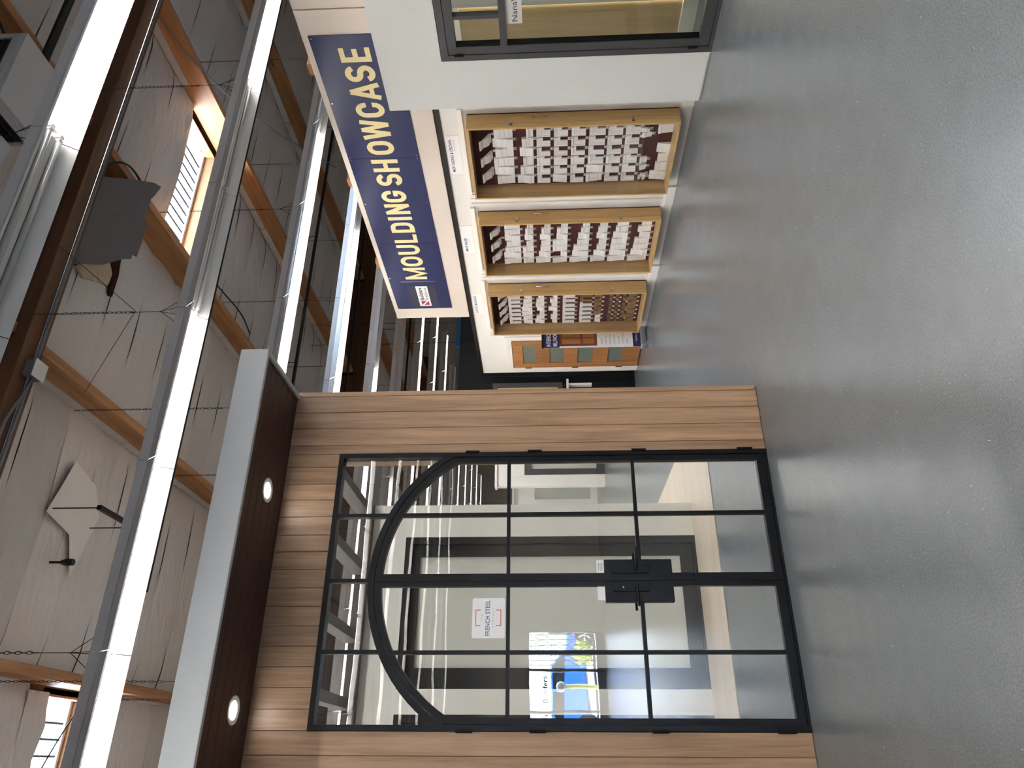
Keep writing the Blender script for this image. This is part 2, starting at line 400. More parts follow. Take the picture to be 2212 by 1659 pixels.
# folded vinyl tabs along the purlins
for x in PURX:
    if x > 0:
        a = 5.12
        while a < 13.8:
            l_ = random.uniform(.9, 2.2); b = min(a+l_, 14.1)
            if not any(q[2] > 0 and q[0]-.3 < x-.1 < q[1]+.1 and b > q[2]-.1 and a < q[3]+.05 for q in SKY): B('vinyl_tab', x-.058, x-.046, a, b-.02, 5.935+random.uniform(-.008, .008), 6.03, 'vinyl', ceil)
            a = b
# roof beams
def purl(x, y0, y1, lbl):
    o = bev(B('roof_purlin', x-.045, x+.045, y0, y1, 5.70, 6.06, 'purlin_wood'), .006)
    tag(o, lbl, 'beam', 'roof purlins')
for x in PURX:
    if x < -2: continue
    purl(x, 5.09, 14.2, {.68: 'wooden purlin edging the skylight that has thin wires hanging before it', 3.10: 'wooden purlin hung on the girder next to the square electrical box', 5.36: 'wooden purlin edging a skylight and crossing the torn grey flap', 7.72: 'wooden purlin glowing orange along the side of a skylight'}.get(x, 'wooden purlin under white insulation, away from skylights, between two girders'))
    purl(x, -4.2, 4.84, 'wooden purlin carrying white roof insulation on the entrance side of the girder')
    if x > 0: purl(x, 14.44, 23.5, 'wooden purlin carrying white roof insulation beyond the far girder')
for gy, lb in ((4.85, 'dark laminated timber girder with grey conduit along its bottom edge'), (14.2, 'dark laminated timber girder high over the far part of the hall'), (-4.44, 'dark laminated timber girder over the entrance side of the hall'), (23.5, 'dark laminated timber girder at the far back of the hall')):
    g = bev(B('glulam_beam', XL, XR, gy, gy+.235, 5.60 if gy < 10 else 5.42, 6.08, 'glulam_wood'), .008); tag(g, lb, 'beam')
for x in PURX:
    if 0 < x < 11:
        for yy in (5.085, 14.1):
            tag(B('joist_hanger', x-.056, x+.056, yy, yy+.1, 5.692 if yy < 10 else 5.69, 5.99, 'black_iron'), 'black steel hanger holding a purlin end against the %s girder' % ('conduit-carrying' if yy < 10 else 'far'), 'bracket', 'joist hangers')

# ------------------------------------------------------------------ timber facade
YF = 4.757
fac = struct(link('wall_facade', MB().box(-1.6, .186, YF+.018, YF+.2, 0, 3.315).box(1.939, 2.425, YF+.018, YF+.2, 0, 3.315).box(.186, 1.939, YF+.018, YF+.2, 2.945, 3.315).mesh('w'), 'facade_wood'))
def plank(x0, x1, z0, z1): return bev(B('plank', x0+.0016, x1-.0016, YF, YF+.019, z0, z1, 'facade_wood', fac), .0015, 1)
for x0, x1 in ((2.392, 2.43), (2.263, 2.392), (2.136, 2.263), (2.006, 2.136), (1.939, 2.006)): plank(x0, x1, .012 if x0 > 2.3 else .002, 3.318)
xs = [.186, .056, -.072, -.2, -.328, -.456, -.584, -.712, -.84, -.97, -1.1]
for a, b in zip(xs, xs[1:]): plank(b, a, .002, 3.318)
xs = [1.939, 1.844, 1.722, 1.609, 1.489, 1.365, 1.253, 1.138, 1.019, .903, .783, .663, .543, .423, .303, .186]
for a, b in zip(xs, xs[1:]): plank(b, a, 2.938, 3.318)
B('jamb_board', 1.925, 1.939, YF+.06, YF+.2, 0, 2.945, 'facade_wood', fac); B('jamb_board', .186, .20, YF+.06, YF+.2, 0, 2.945, 'facade_wood', fac)
# canopy
can = thing('entrance_canopy', 'grey canopy with dark mahogany soffit boards over the arched steel doors', 'canopy', (1, 4.4, 3.3))
CX, CY, CZ = 2.405, 4.075, 3.297
bev(B('fascia', -1.6, CX, CY, CY+.03, CZ-.016, CZ+.168, 'fascia_paint', can))
bev(B('end_fascia', CX-.035, CX, CY+.03, YF, CZ-.016, CZ+.05, 'fascia_paint', can))
B('top_board', -1.6, CX-.035, CY+.03, YF, CZ+.03, CZ+.168, 'fascia_paint', can)
n = 6; d = (YF-CY-.03)/n
for i in range(n):
    bev(B('soffit_board', -1.6, CX-.035, CY+.03+i*d+.002, CY+.03+(i+1)*d-.002, CZ, CZ+.03, 'soffit_wood', can), .003, 1)
for x, yv, lb in ((1.58, 4.47, 'round lit downlight in the dark soffit over the right-hand door leaf'), (.28, 4.50, 'round lit downlight in the dark soffit over the left-hand door hinges')):
    dl = thing('downlight', lb, 'light', (x, yv, CZ))
    mb = MB(); n = 28
    for r_a, z_a, r_b, z_b in ((.052, CZ-.002, .078, CZ-.006), (.078, CZ-.006, .08, CZ+.002)):
        A_ = [(x+r_a*math.cos(2*PI*i/n), yv+r_a*math.sin(2*PI*i/n), z_a) for i in range(n+1)]; B_ = [(x+r_b*math.cos(2*PI*i/n), yv+r_b*math.sin(2*PI*i/n), z_b) for i in range(n+1)]
        mb.strip(A_, B_)
    link('trim_ring', mb.mesh('ring'), 'enamel', dl)
    link('lens', MB().poly([(x+.053*math.cos(-2*PI*i/n), yv+.053*math.sin(-2*PI*i/n), CZ-.0018) for i in range(n)]).mesh('lens', False), 'downlight_glow', dl)

# ------------------------------------------------------------------ arched steel double door
fd = thing('french_door', 'black steel double door with an arched top and many glass panes', 'door', (1.06, YF, 0))
X0, X1, ZT = .188, 1.937, 2.935
XC = (X0+X1)/2
fr = link('frame', MB().box(X0, X0+.032, YF-.012, YF+.06, 0, ZT).box(X1-.032, X1, YF-.012, YF+.06, 0, ZT).box(X0+.032, X1-.032, YF-.012, YF+.06, ZT-.034, ZT).box(X0+.032, X1-.032, YF-.01, YF+.06, 0, .016).mesh('frame'), 'steel_black', fd)
RA, ZC, = .998, 1.642
def arch(x, r): 
    q = r*r-(x-XC)**2
    return ZC+math.sqrt(max(q, 0))
def arc_pts(r, y, a0, a1, n=26): return [(XC+r*math.sin(a0+(a1-a0)*i/n), y, ZC+r*math.cos(a0+(a1-a0)*i/n)) for i in range(n+1)]
def arc_band(mb, ra, rb, y0, y1, a0, a1):
    A, Bq, Cq, D = arc_pts(ra, y0, a0, a1), arc_pts(rb, y0, a0, a1), arc_pts(rb, y1, a0, a1), arc_pts(ra, y1, a0, a1)
    mb.strip(A, Bq).strip(Bq, Cq).strip(Cq, D).strip(D, A)
aS = math.asin((XC-X0-.004)/1.01)
mb = MB(); arc_band(mb, .972, 1.012, YF-.0105, YF+.0585, -aS, aS)
link('arch_bar', mb.mesh('arch'), 'steel_black', fd)
for x in (XC, 1.494, .628):
    zb = arch(x, 1.0)
    B('transom_bar', x-.012, x+.012, YF-.006, YF+.045, zb, ZT-.03, 'steel_black', fd)
YG = YF+.014
def clip_pane(name, x0, x1, fz0, fz1, parent):
    n = 14; xs = [x0+(x1-x0)*i/n for i in range(n+1)]
    up = [(x, fz1(x)) for x in xs]; lo = [(x, fz0(x)) for x in xs]
    if all(u[1]-l[1] < .004 for u, l in zip(up, lo)): return
    pts = [(p[0], YG, p[1]) for p in lo if True] + [(p[0], YG, max(p[1], fz0(p[0]))) for p in reversed(up)]
    pts2 = []
    for p in pts:
        if not pts2 or (Vector(p)-Vector(pts2[-1])).length > 1e-4: pts2.append(p)
    link(name, MB().prism(pts2, (0, .006, 0)).mesh(name), 'door_glass', parent)
cz = lambda z: (lambda x: z)
tb = [X0+.03, .628, XC, 1.494, X1-.03]
for a, b in zip(tb, tb[1:]):
    zarc = lambda x: min(arch(x, .995) if abs(x-XC) < .9 else 2.2, ZT-.03)
    clip_pane('transom_pane', a, b, zarc, cz(ZT-.03), fd)
ZB2, ZB1 = .912, 1.752
for side in (-1, 1):
    nm = 'door_leaf'
    xa, xb = (X0+.034, XC-.004) if side < 0 else (XC+.004, X1-.034)      # leaf extents
    xm = .625 if side < 0 else 1.496
    mb = MB()
    sw = .036
    mb.box(xa, xa+sw, YF-.004, YF+.04, .02, arch(xa+.01, .965))
    mb.box(xb-sw, xb, YF-.004, YF+.04, .02, arch(xb-.01, .965))
    mb.box(xa+sw, xb-sw, YF-.004, YF+.04, .02, .074)
    a0 = math.asin(max(-1, (xa-XC)/.968)); a1 = math.asin(min(1, (xb-XC)/.968))
    arc_band(mb, .925, .968, YF-.0052, YF+.0412, a0, a1)
    leaf = link(nm, mb.mesh(nm), 'steel_black', fd)
    if side < 0: B('astragal', XC-.010, XC+.012, YF-.012, YF+.045, .02, arch(XC, .966), 'steel_black', leaf)
    B('muntin', xm-.0115, xm+.0115, YF-.002, YF+.036, .06, arch(xm, .94), 'steel_black', leaf)
    B('muntin', xa+.02, xb-.02, YF-.001, YF+.035, ZB1-.0115, ZB1+.0115, 'steel_black', leaf)
    B('muntin', xa+.02, xb-.02, YF-.001, YF+.035, ZB2-.0115, ZB2+.0115, 'steel_black', leaf)
    for c0, c1 in ((xa+sw-.006, xm), (xm, xb-sw+.006)):
        clip_pane('glass_pane', c0, c1, cz(.06), cz(ZB2), leaf)
        clip_pane('glass_pane', c0, c1, cz(ZB2), cz(ZB1), leaf)
        clip_pane('glass_pane', c0, c1, cz(ZB1), lambda x: arch(x, .945), leaf)
    px0, px1 = (.922, XC-.01) if side < 0 else (XC+.012, 1.188)
    lp = bev(B('lock_plate', px0, px1, YF-.006, YF+.042, .710, 1.138, 'steel_black', leaf), .002)
    ec = (.985, 1.040) if side < 0 else (1.098, 1.152)
    bev(B('escutcheon', ec[0], ec[1], YF-.018, YF-.004, .862, 1.088, 'steel_black', leaf), .002)
    xm_ = (ec[0]+ec[1])/2; n = 20
    link('lock_cylinder', MB().tube([(xm_, YF-.016, 1.028), (xm_, YF-.0205, 1.028)], .0175, n).mesh('cyl'), 'steel_black', leaf)
    if side < 0: link('keyway', MB().tube([(xm_-.003, YF-.02, 1.026), (xm_-.003, YF-.0225, 1.026)], .005, 10).mesh('key'), 'chrome', leaf)
    hx = xm_; dirx = -1 if side < 0 else 1
    link('lever', MB().tube([(hx, YF-.016, .942), (hx, YF-.055, .942)], .0105, 12).tube([(hx-dirx*.006, YF-.055, .942), (hx+dirx*.125, YF-.055, .939)], .0085, 10).mesh('lever'), 'steel_black', leaf, True)
    link('lever', MB().tube([(hx, YF+.04, .942), (hx, YF+.095, .942)], .0105, 12).tube([(hx-dirx*.006, YF+.095, .942), (hx+dirx*.125, YF+.095, .939)], .0085, 10).mesh('lever'), 'steel_black', leaf, True)
    for z0, z1 in ((.095, .196), (.814, .911), (1.526, 1.622), (1.956, 2.053)):
        xh = X0-.002 if side < 0 else X1+.002
        link('hinge', MB().tube([(xh, YF-.016, z0), (xh, YF-.016, z1)], .009, 10).mesh('hinge'), 'gasket', leaf)
# sticker on the glass
def rrect(x0, x1, z0, z1, r, y, n=5):
    P = []
    for cx, czz, a in ((x1-r, z1-r, 0), (x0+r, z1-r, 90), (x0+r, z0+r, 180), (x1-r, z0+r, 270)):
        for i in range(n+1):
            t = math.radians(a+90*i/n); P.append((cx+r*math.cos(t), y, czz+r*math.sin(t)))
    return P
st = thing('door_sticker', 'white rounded sticker reading FRENCH STEEL on the left-hand door glass', 'sign', (.83, YG, 1.77))
link('plate', MB().prism(rrect(.709, .951, 1.772, 1.977, .012, YG-.0025), (0, .002, 0)).mesh('plate'), 'paper', st)
Yt = YG-.0032; E1 = (1, 0, 0); EZ = (0, 0, 1)
text('lettering', 'FRENCH STEEL', (.722, Yt, 1.866), E1, EZ, .215, .028, 'navy_ink', st)
text('lettering', 'T  H  E', (.808, Yt, 1.912), E1, EZ, .042, .009, 'grey_ink', st)
text('lettering', 'C  O  M  P  A  N  Y', (.772, Yt, 1.841), E1, EZ, .116, .009, 'grey_ink', st)
for z0, z1, zb in ((1.925, 1.957, 1.9525), (1.795, 1.827, 1.795)):
    link('bracket', MB().box(.782, .880, Yt-.0005, Yt+.0002, zb, zb+.0045).box(.782, .7865, Yt-.0005, Yt+.0002, z0, z1).box(.8755, .880, Yt-.0005, Yt+.0002, z0, z1).mesh('br'), 'orange_ink', st)
ps = thing('paper_label', 'white paper label on the glass just above the lock plates', 'label', (1.07, YG, 1.14))
B('sheet', .935, 1.02, YG-.003, YG-.001, 1.14, 1.187, 'paper', ps); B('sheet', 1.105, 1.188, YG-.003, YG-.001, 1.14, 1.187, 'paper', ps)
for i in range(3): B('print', 1.12, 1.17, YG-.0035, YG-.003, 1.15+i*.011, 1.154+i*.011, 'grey_ink', ps)

# ------------------------------------------------------------------ partition seen through the doors
YP = 7.43
par = struct(link('wall_partition', MB().box(2.10, 2.44, YP, YP+.3, .006, 2.95).box(.43, .65, YP, YP+.3, .006, 2.95).box(-3, 2.44, YP, YP+.3, 2.95, 3.30).box(-3, -1.1, YP, YP+.3, .006, 2.95).mesh('p'), 'partition_white'))
def slider(x0, x1, lb):
    t = thing('sliding_door', lb, 'door', ((x0+x1)/2, YP, 0))
    link('frame', MB().box(x0, x0+.07, YP+.01, YP+.2, .006, 2.95).box(x1-.07, x1, YP+.01, YP+.2, .006, 2.95).box(x0+.07, x1-.07, YP+.01, YP+.2, 2.88, 2.95).box(x0+.07, x1-.07, YP+.01, YP+.2, .006, .03).mesh('f'), 'frame_dark', t)
    a, b = x0+.07, x1-.07
    link('sash', MB().box(a, a+.12, YP+.05, YP+.12, .03, 2.88).box(b-.12, b, YP+.05, YP+.12, .03, 2.88).box(a+.12, b-.12, YP+.05, YP+.12, 2.80, 2.88).box(a+.12, b-.12, YP+.05, YP+.12, .03, .165).mesh('s'), 'frame_dark', t)
    B('panel', a+.12, b-.12, YP+.075, YP+.095, .165, 2.80, 'pane_frost', t)
slider(.65, 2.10, 'dark framed sliding door with pale frosted panel behind the arched doors')
slider(-1.1, .43, 'dark framed sliding door at the hidden left part of the partition')
pg = thing('pergola', 'dark timber pergola beam with rafters over the partition behind the doors', 'pergola', (1, 7.3, 3.3))
B('ledger', -3, 2.44, YP-.09, YP+.02, 3.30, 3.42, 'beam_dark', pg)
for x in (2.33, 1.74, 1.09, .5, -.1): bev(B('rafter', x-.045, x+.045, 5.5, YP-.09, 3.30, 3.44, 'beam_dark', pg), .004)

# ------------------------------------------------------------------ showroom wall with mouldings
XW = 5.78
sw_ = struct(B('wall_showcase', XW, XW+.2, 4.99, 10.72, 0, 2.50, 'wall_white'))
cap = struct(B('trim_1', XW-.012, XW+.21, 4.99, 10.73, 2.50, 2.555, 'dark_metal'))
struct(link('baseboard_right', MB().box(XW-.03, XW, 4.99, 9.72, 0, .085).box(XW-.02, XW, 4.99, 9.72, .085, .11).box(XW-.01, XW, 4.99, 9.72, .11, .125).mesh('b'), 'trim_white'))
CAB = [(5.272, 6.29), (6.722, 7.735), (8.18, 9.19)]
k = 2
def vtrim(yc, w, z0, z1):
    global k
    mb = MB()
    for a, b, p in ((-.5, .5, .018), (-.36, -.2, .034), (.2, .36, .034), (-.08, .08, .03)): mb.box(XW-p, XW, yc+a*w, yc+b*w, z0, z1)
    o = struct(link('trim_%d' % k, mb.mesh('t'), 'trim_white')); k += 1
    mb = MB().box(XW-.055, XW, yc-w*.58, yc+w*.58, 0, .09).box(XW-.045, XW, yc-w*.54, yc+w*.54, .09, .12)
    link('plinth_block', mb.mesh('pl'), 'trim_white', o)
for yc, w in ((5.13, .16), (6.505, .26), (7.955, .26), (9.45, .2)): vtrim(yc, w, .0, 2.30)
for y0, y1 in CAB:
    mb = MB().box(XW-.05, XW, y0-.1, y1+.1, 2.275, 2.30).box(XW-.035, XW, y0-.08, y1+.08, 2.30, 2.325).box(XW-.016, XW, y0-.1, y1+.1, 2.243, 2.275)
    struct(link('trim_%d' % k, mb.mesh('t'), 'trim_white')); k += 1

# display cabinets
DB = .205
def cabinet(y0, y1, lb):
    z0, z1 = .128, 2.226; xf = XW-.004-DB
    c = thing('display_cabinet', lb, 'cabinet', (XW-.1, (y0+y1)/2, z0), 'moulding display cabinets')
    xb = XW-.004; xd = xf+.062; th = .02                 # xd: joint between box and door
    B('back_panel', xb-.012, xb, y0, y1, z0, z1, 'felt_maroon', c)
    for nm, q in (('side_panel', (y0, y0+th, z0, z1)), ('side_panel', (y1-th, y1, z0, z1)), ('top_panel', (y0+th, y1-th, z1-th, z1)), ('bottom_panel', (y0+th, y1-th, z0, z0+th))):
        bev(B(nm, xd+.003, xb-.012, *q, 'maple', c), .0015, 1)
    # door: deep frame with a glass front
    dr = link('cabinet_door', MB().box(xf, xd-.001, y0, y0+th, z0, z1).box(xf, xd-.001, y1-th, y1, z0, z1).box(xf, xd-.001, y0+th, y1-th, z1-th, z1).box(xf, xd-.001, y0+th, y1-th, z0, z0+th).mesh('door'), 'maple', c)
    B('glass', xf+.006, xf+.010, y0+th-.004, y1-th+.004, z0+th-.004, z1-th+.004, 'case_glass', dr)
    for zz in (z1-.44, z0+.46):
        la = link('latch', MB().box(xd-.028, xd+.034, y0-.006, y0, zz-.012, zz+.012).box(xd-.006, xd+.03, y0-.014, y0-.006, zz-.007, zz+.007).mesh('latch'), 'chrome', c)
        link('clasp', MB().tube([(xd-.02, y0-.012, zz-.012), (xd-.02, y0-.012, zz+.012)], .006, 8).mesh('cl'), 'chrome', la)
    hz = z1-.82+.09
    link('handle', MB().tube([(xd+.06, y0-.028, hz-.09), (xd+.06, y0-.028, hz+.09)], .0055, 8).tube([(xd+.06, y0, hz-.06), (xd+.06, y0-.028, hz-.06)], .004, 6).tube([(xd+.06, y0, hz+.06), (xd+.06, y0-.028, hz+.06)], .004, 6).mesh('handle'), 'chrome', c, True)
cabinet(*CAB[0], 'maple glass-front cabinet of moulding samples under the MDF CASING & CROWN sign')
cabinet(*CAB[1], 'maple glass-front cabinet of moulding samples under the MDF BASE sign')
cabinet(*CAB[2], 'maple glass-front cabinet of moulding samples under the IN-STOCK MOULDINGS sign')

# moulding samples (local axes: +y to the viewer's left along the wall, z up, -x towards the viewer)
XS_ = XW-.0165
def prof(seed, w, n=7, d0=.010, d1=.034):
    """one of four classic profiles: list of (distance across, thickness)"""
    rnd = random.Random(seed); kd = rnd.choice((0, 1, 2, 3)); hi = rnd.uniform(.027, d1); lo = rnd.uniform(d0, .016); out = []
    if kd == 0: P = [(0, 1), (.12, 1), (.13, .8), (.2, .95), (.3, .8), (.33, .55), (.45, .38), (.6, .32), (.85, .30), (.88, .16), (1, .1)]
    elif kd == 1: P = [(0, .9), (.1, 1), (.2, .9), (.22, .6), (.5, .55), (.52, .35), (.66, .42), (.78, .2), (.94, .12), (1, .0)]
    elif kd == 2: P = [(0, .8), (.16, .8), (.18, 1), (.3, 1), (.4, .7), (.5, .5), (.62, .4), (.64, .2), (1, .15)]
    else: P = [(0, 1), (.3, .95), (.32, .7), (.55, .62), (.57, .4), (.8, .3), (.82, .1), (1, .05)]
    return [(t*w, lo+(hi-lo)*d) for t, d in P]
def L_mesh(seed, w, h, leg):
    P = prof(seed, leg, 4); mb = MB()
    pts = [(t, d) for t, d in P]; pts = [(0, 0)]+pts+[(leg, 0)]
    A = [(-d, -t, 0) for t, d in pts]                      # bottom of the upright leg (outer edge is the viewer's left, y=0)
    C = [(-d, -t, h-t) for t, d in pts]
    D = [(-d, -w, h-t) for t, d in pts]
    mb.strip(A, C); mb.strip(C, D); mb.poly(A); mb.poly(D)
    return mb.mesh('corner')
def S_mesh(seed, w, h, n=6):
    P = prof(seed, h, n)
    if seed % 3 == 0: P = [(h-t, d) for t, d in reversed(P)]
    pts = [(0, 0)]+P+[(h, 0)]
    A = [(-d, 0, h-t) for t, d in pts]; C = [(-d, -w, h-t) for t, d in pts]
    return MB().strip(A, C).poly(A).poly(C).mesh('strip')
def crown_mesh(seed, w, h):
    P = [(0, 0), (0, .012), (.1, .02), (.2, .055), (.45, .075), (.7, .09), (.85, .125), (1, .13), (1, .11), (.8, .095), (.5, .05), (.15, .0)]
    A = [(-d*1.05, 0, t*h) for t, d in P]; C = [(-d*1.05, -w, t*h) for t, d in P]
    return MB().strip(A+[A[0]], C+[C[0]]).poly(A).poly(C).mesh('crown')
TAGM = MB().box(-.006, 0, -.034, 0, 0, .036).box(-.0075, -.006, -.022, -.010, .004, .016).mesh('tag'); TAGM.materials.append(MAT['tag_white']); TAGM.materials.append(MAT['logo_black'])
for p_ in list(TAGM.polygons)[6:]: p_.material_index = 1
TAGR = MB().tube([(-.006, -.016, .016), (0, -.016, .016)], .016, 10).mesh('tagr'); TAGR.materials.append(MAT['paper'])
cache = {}
def sample(kind, seed, w, h, y, z, mat, lb, grp, leg=.06, tagpos=None, rtag=False):
    key = (kind, seed, round(w, 3), round(h, 3), mat, leg)
    if key not in cache:
        me = L_mesh(seed, w, h, leg) if kind == 'L' else S_mesh(seed, w, h) if kind == 'S' else crown_mesh(seed, w, h)
        me.materials.append(MAT[mat]); cache[key] = me
    o = bpy.data.objects.new('moulding_sample', cache[key]); COL.objects.link(o); o.location = (XS_, y, z)
    tag(o, lb, 'moulding', grp)
    if tagpos is not None:
        t = bpy.data.objects.new('price_tag', TAGR if rtag else TAGM); COL.objects.link(t); t.parent = o; t.location = (0, tagpos[0], tagpos[1])
    return o
ORD = ['top', 'second', 'third', 'fourth', 'fifth', 'sixth', 'seventh', 'eighth', 'ninth', 'tenth']
# cabinet 1
c1 = [6.235-.1335*i for i in range(7)]
lbC = 'white crown sample jutting from the top of the MDF CASING & CROWN cabinet'
for i in range(3): sample('C', 5+i, .11, .12, 6.10-i*.235, 2.005, 'mdf_white', lbC, 'casing cabinet crown samples', tagpos=(-.09, -.042))
R1 = [(1.782, 1.995), (1.572, 1.753), (1.396, 1.548), (1.215, 1.368), (1.034, 1.189), (.833, 1.009), (.657, .816), (.480, .636), (.339, .448), (.150, .328)]
for i, yy in enumerate(c1):
    z0, z1 = R1[0]; hh = (z1-z0)*random.choice((.85, 1, .9)); sample('S', 20+i, .118, hh, yy, z0, 'mdf_white', 'white plinth block sample in the top block row of the casing cabinet', 'casing cabinet plinth blocks', tagpos=(-.08, -.037))
    z0, z1 = R1[1]; hh = (z1-z0)*(1, .8, .62, .8, .66, .40, 1)[i]; sample('S', 30+i, .118, hh, yy, z0, 'mdf_white', 'white rosette block sample of uneven height in the casing cabinet', 'casing cabinet second row blocks', tagpos=(-.08, -.037))
    for r in range(2, 8):
        z0, z1 = R1[r]; full = (r == 5 and i in (0, 1)) or (r == 3 and i == 0)
        if full: sample('S', 60+r*7+i, .112, (z1-z0), yy, z0, 'mdf_white', 'white flat square casing sample among the mitred corners', 'casing cabinet flat squares', tagpos=(-.08, -.037))
        else: sample('L', 40+r*7+i, .112, (z1-z0)*.93, yy, z0, 'mdf_white', 'white mitred casing corner in the %s row of the MDF CASING & CROWN cabinet' % ORD[r+1], 'casing cabinet mitred corners row %d' % r, leg=.052+.014*((r*3+i) % 3), tagpos=(-.065, -.037) if True else None)
    z0, z1 = R1[9]; hh = (z1-z0)*(.95, .7, .62, .75, .66, .85, .8)[i]
    if i != 4: sample('S', 90+i, .122, hh, yy, z0+.0, 'mdf_white', 'white base block sample in the bottom row of the casing cabinet', 'casing cabinet bottom blocks', tagpos=(-.09, .006) if hh < .14 else None)
for i, (yy, zz, w, h) in enumerate(((6.23, .36, .05, .035), (6.18, .37, .03, .05), (6.08, .37, .07, .07), (5.98, .37, .08, .075), (5.55, .39, .05, .11), (5.62, .36, .06, .1), (6.23, .41, .05, .03))):
    sample('S', 110+i, w, h, yy, zz, 'mdf_white', 'tiny white stop or bead sample above the bottom row of the casing cabinet', 'casing cabinet small beads', tagpos=(-w*.3, -.037))
# cabinet 2
c2 = [7.695-.1135*i for i in range(8)]
for i in range(3): sample('C', 5+i, .11, .12, 7.54-i*.235, 2.0, 'mdf_white', 'white crown sample jutting from the top of the MDF BASE cabinet', 'base cabinet crown samples', tagpos=(-.09, -.042))
R2 = [(1.763, 1.978), (1.603, 1.737), (1.394, 1.578), (1.186, 1.367), (.923, 1.155), (.709, .892), (.461, .678), (.190, .425)]
F2 = [(1, 1, .9, .8, .88, .86, .86, .8), (1, 1, 1.02, .65, .8, .72, .55, .5), (1, .8, .68, .62, .7, .6, .4, .4), (1, .45, 1, 1, .75, .72, .45, .45), (1, .86, .8, .62, .58, .45, .36, .3), (1, .8, .62, .5, .68, .6, .5, .55), (1, .92, .88, .85, .8, .68, .62, .6), (1, .86, .78, .76, .55, .66, .5, .4)]
for r, (z0, z1) in enumerate(R2):
    for i, yy in enumerate(c2):
        if r == 4 and i > 6: continue
        sample('S', 200+r*9+i, .106, (z1-z0)*F2[r][i], yy, z0, 'mdf_white', 'white baseboard sample in the %s row of the MDF BASE cabinet' % ORD[r+1], 'base cabinet baseboards row %d' % r, tagpos=(-.065, -.037))
# cabinet 3
c3 = [9.145-.106*i for i in range(8)]
for i in range(4): sample('C', 5+i, .10, .11, 9.0-i*.20, 2.0, 'mdf_white', 'white crown sample jutting from the top of the IN-STOCK MOULDINGS cabinet', 'in-stock cabinet crown samples', tagpos=(-.08, -.04))
R3 = [(1.816, 1.983), (1.652, 1.783), (1.482, 1.616), (1.300, 1.403), (1.055, 1.225), (.818, .985), (.682, .765)]
for i, yy in enumerate(c3):
    for r in (0, 4, 5):
        z0, z1 = R3[r]; oak = r == 5 and i > 4
        sample('L', 300+r*9+i, .088, z1-z0, yy, z0, 'oak_sample' if oak else 'mdf_white', 'brown wood mitred casing corner in the IN-STOCK MOULDINGS cabinet' if oak else 'white mitred casing corner in the %s row of the IN-STOCK MOULDINGS cabinet' % ORD[r+1], 'in-stock wood corners' if oak else 'in-stock white corners row %d' % r, leg=.04, tagpos=(-.05, -.037))
    for r in (1, 2, 3):
        z0, z1 = R3[r]; f_ = (1, 1, 1.12, 1.1, .95, .9, .8, .85)[i] if r == 1 else (1, .85, .5, .78, .9, .8, .6, .7)[i] if r == 2 else (.7, .9, .6, 1.2, .8, 1, .6, .7)[i]
        sample('S', 330+r*9+i, .098, (z1-z0)*f_, yy, z0, 'mdf_white', 'white flat casing sample in the %s row of the IN-STOCK MOULDINGS cabinet' % ORD[r+1], 'in-stock flat casings row %d' % r, tagpos=(-.06, -.037))
    oak = i > 1; sample('S', 360+i, .085, .08 if not oak else .1, yy, .682, 'oak_sample' if oak else 'mdf_white', 'brown wood casing block below the white corners of the IN-STOCK cabinet' if oak else 'white block below the white corners of the IN-STOCK cabinet', 'in-stock wood blocks' if oak else 'in-stock white blocks', tagpos=(-.06, -.034), rtag=True)
    for r, zz in enumerate((.535, .45, .352)):
        if i < 7: sample('S', 370+r*9+i, .07, .045, yy, zz, 'oak_sample', 'small brown wood bead sample with round tag in the IN-STOCK cabinet', 'in-stock wood beads', tagpos=(-.045, -.035), rtag=True)
    sample('S', 400+i, .095, .12 + .03*(i % 2), yy, .205, 'oak_sample', 'brown wood baseboard sample in the bottom row of the IN-STOCK cabinet', 'in-stock wood baseboards', tagpos=(-.05, -.035), rtag=True)
# placards
EY = (0, -1, 0)
def placard(y0, y1, big, small, w, lb):
    t = thing('placard', lb, 'sign', (XW, (y0+y1)/2, 2.34))
    B('plate', XW-.004, XW, y0, y1, 2.345, 2.485, 'paper', t)
    text('lettering', big, (XW-.0047, y1-.035, 2.424), EY, EZ, w, .033, 'navy_ink', t, 0, .015)
    if small: text('lettering', small, (XW-.0047, y1-.035-w*.66, 2.393), EY, EZ, w*.34, .016, 'grey_ink', t)
placard(5.55, 6.10, 'MDF CASING & CROWN', 'Special Order', .46, 'white placard reading MDF CASING & CROWN above its cabinet')
placard(6.98, 7.50, 'MDF BASE', 'Special Order', .25, 'white placard reading MDF BASE above its cabinet')
placard(8.42, 8.92, 'IN-STOCK MOULDINGS', None, .42, 'white placard reading IN-STOCK MOULDINGS above its cabinet')

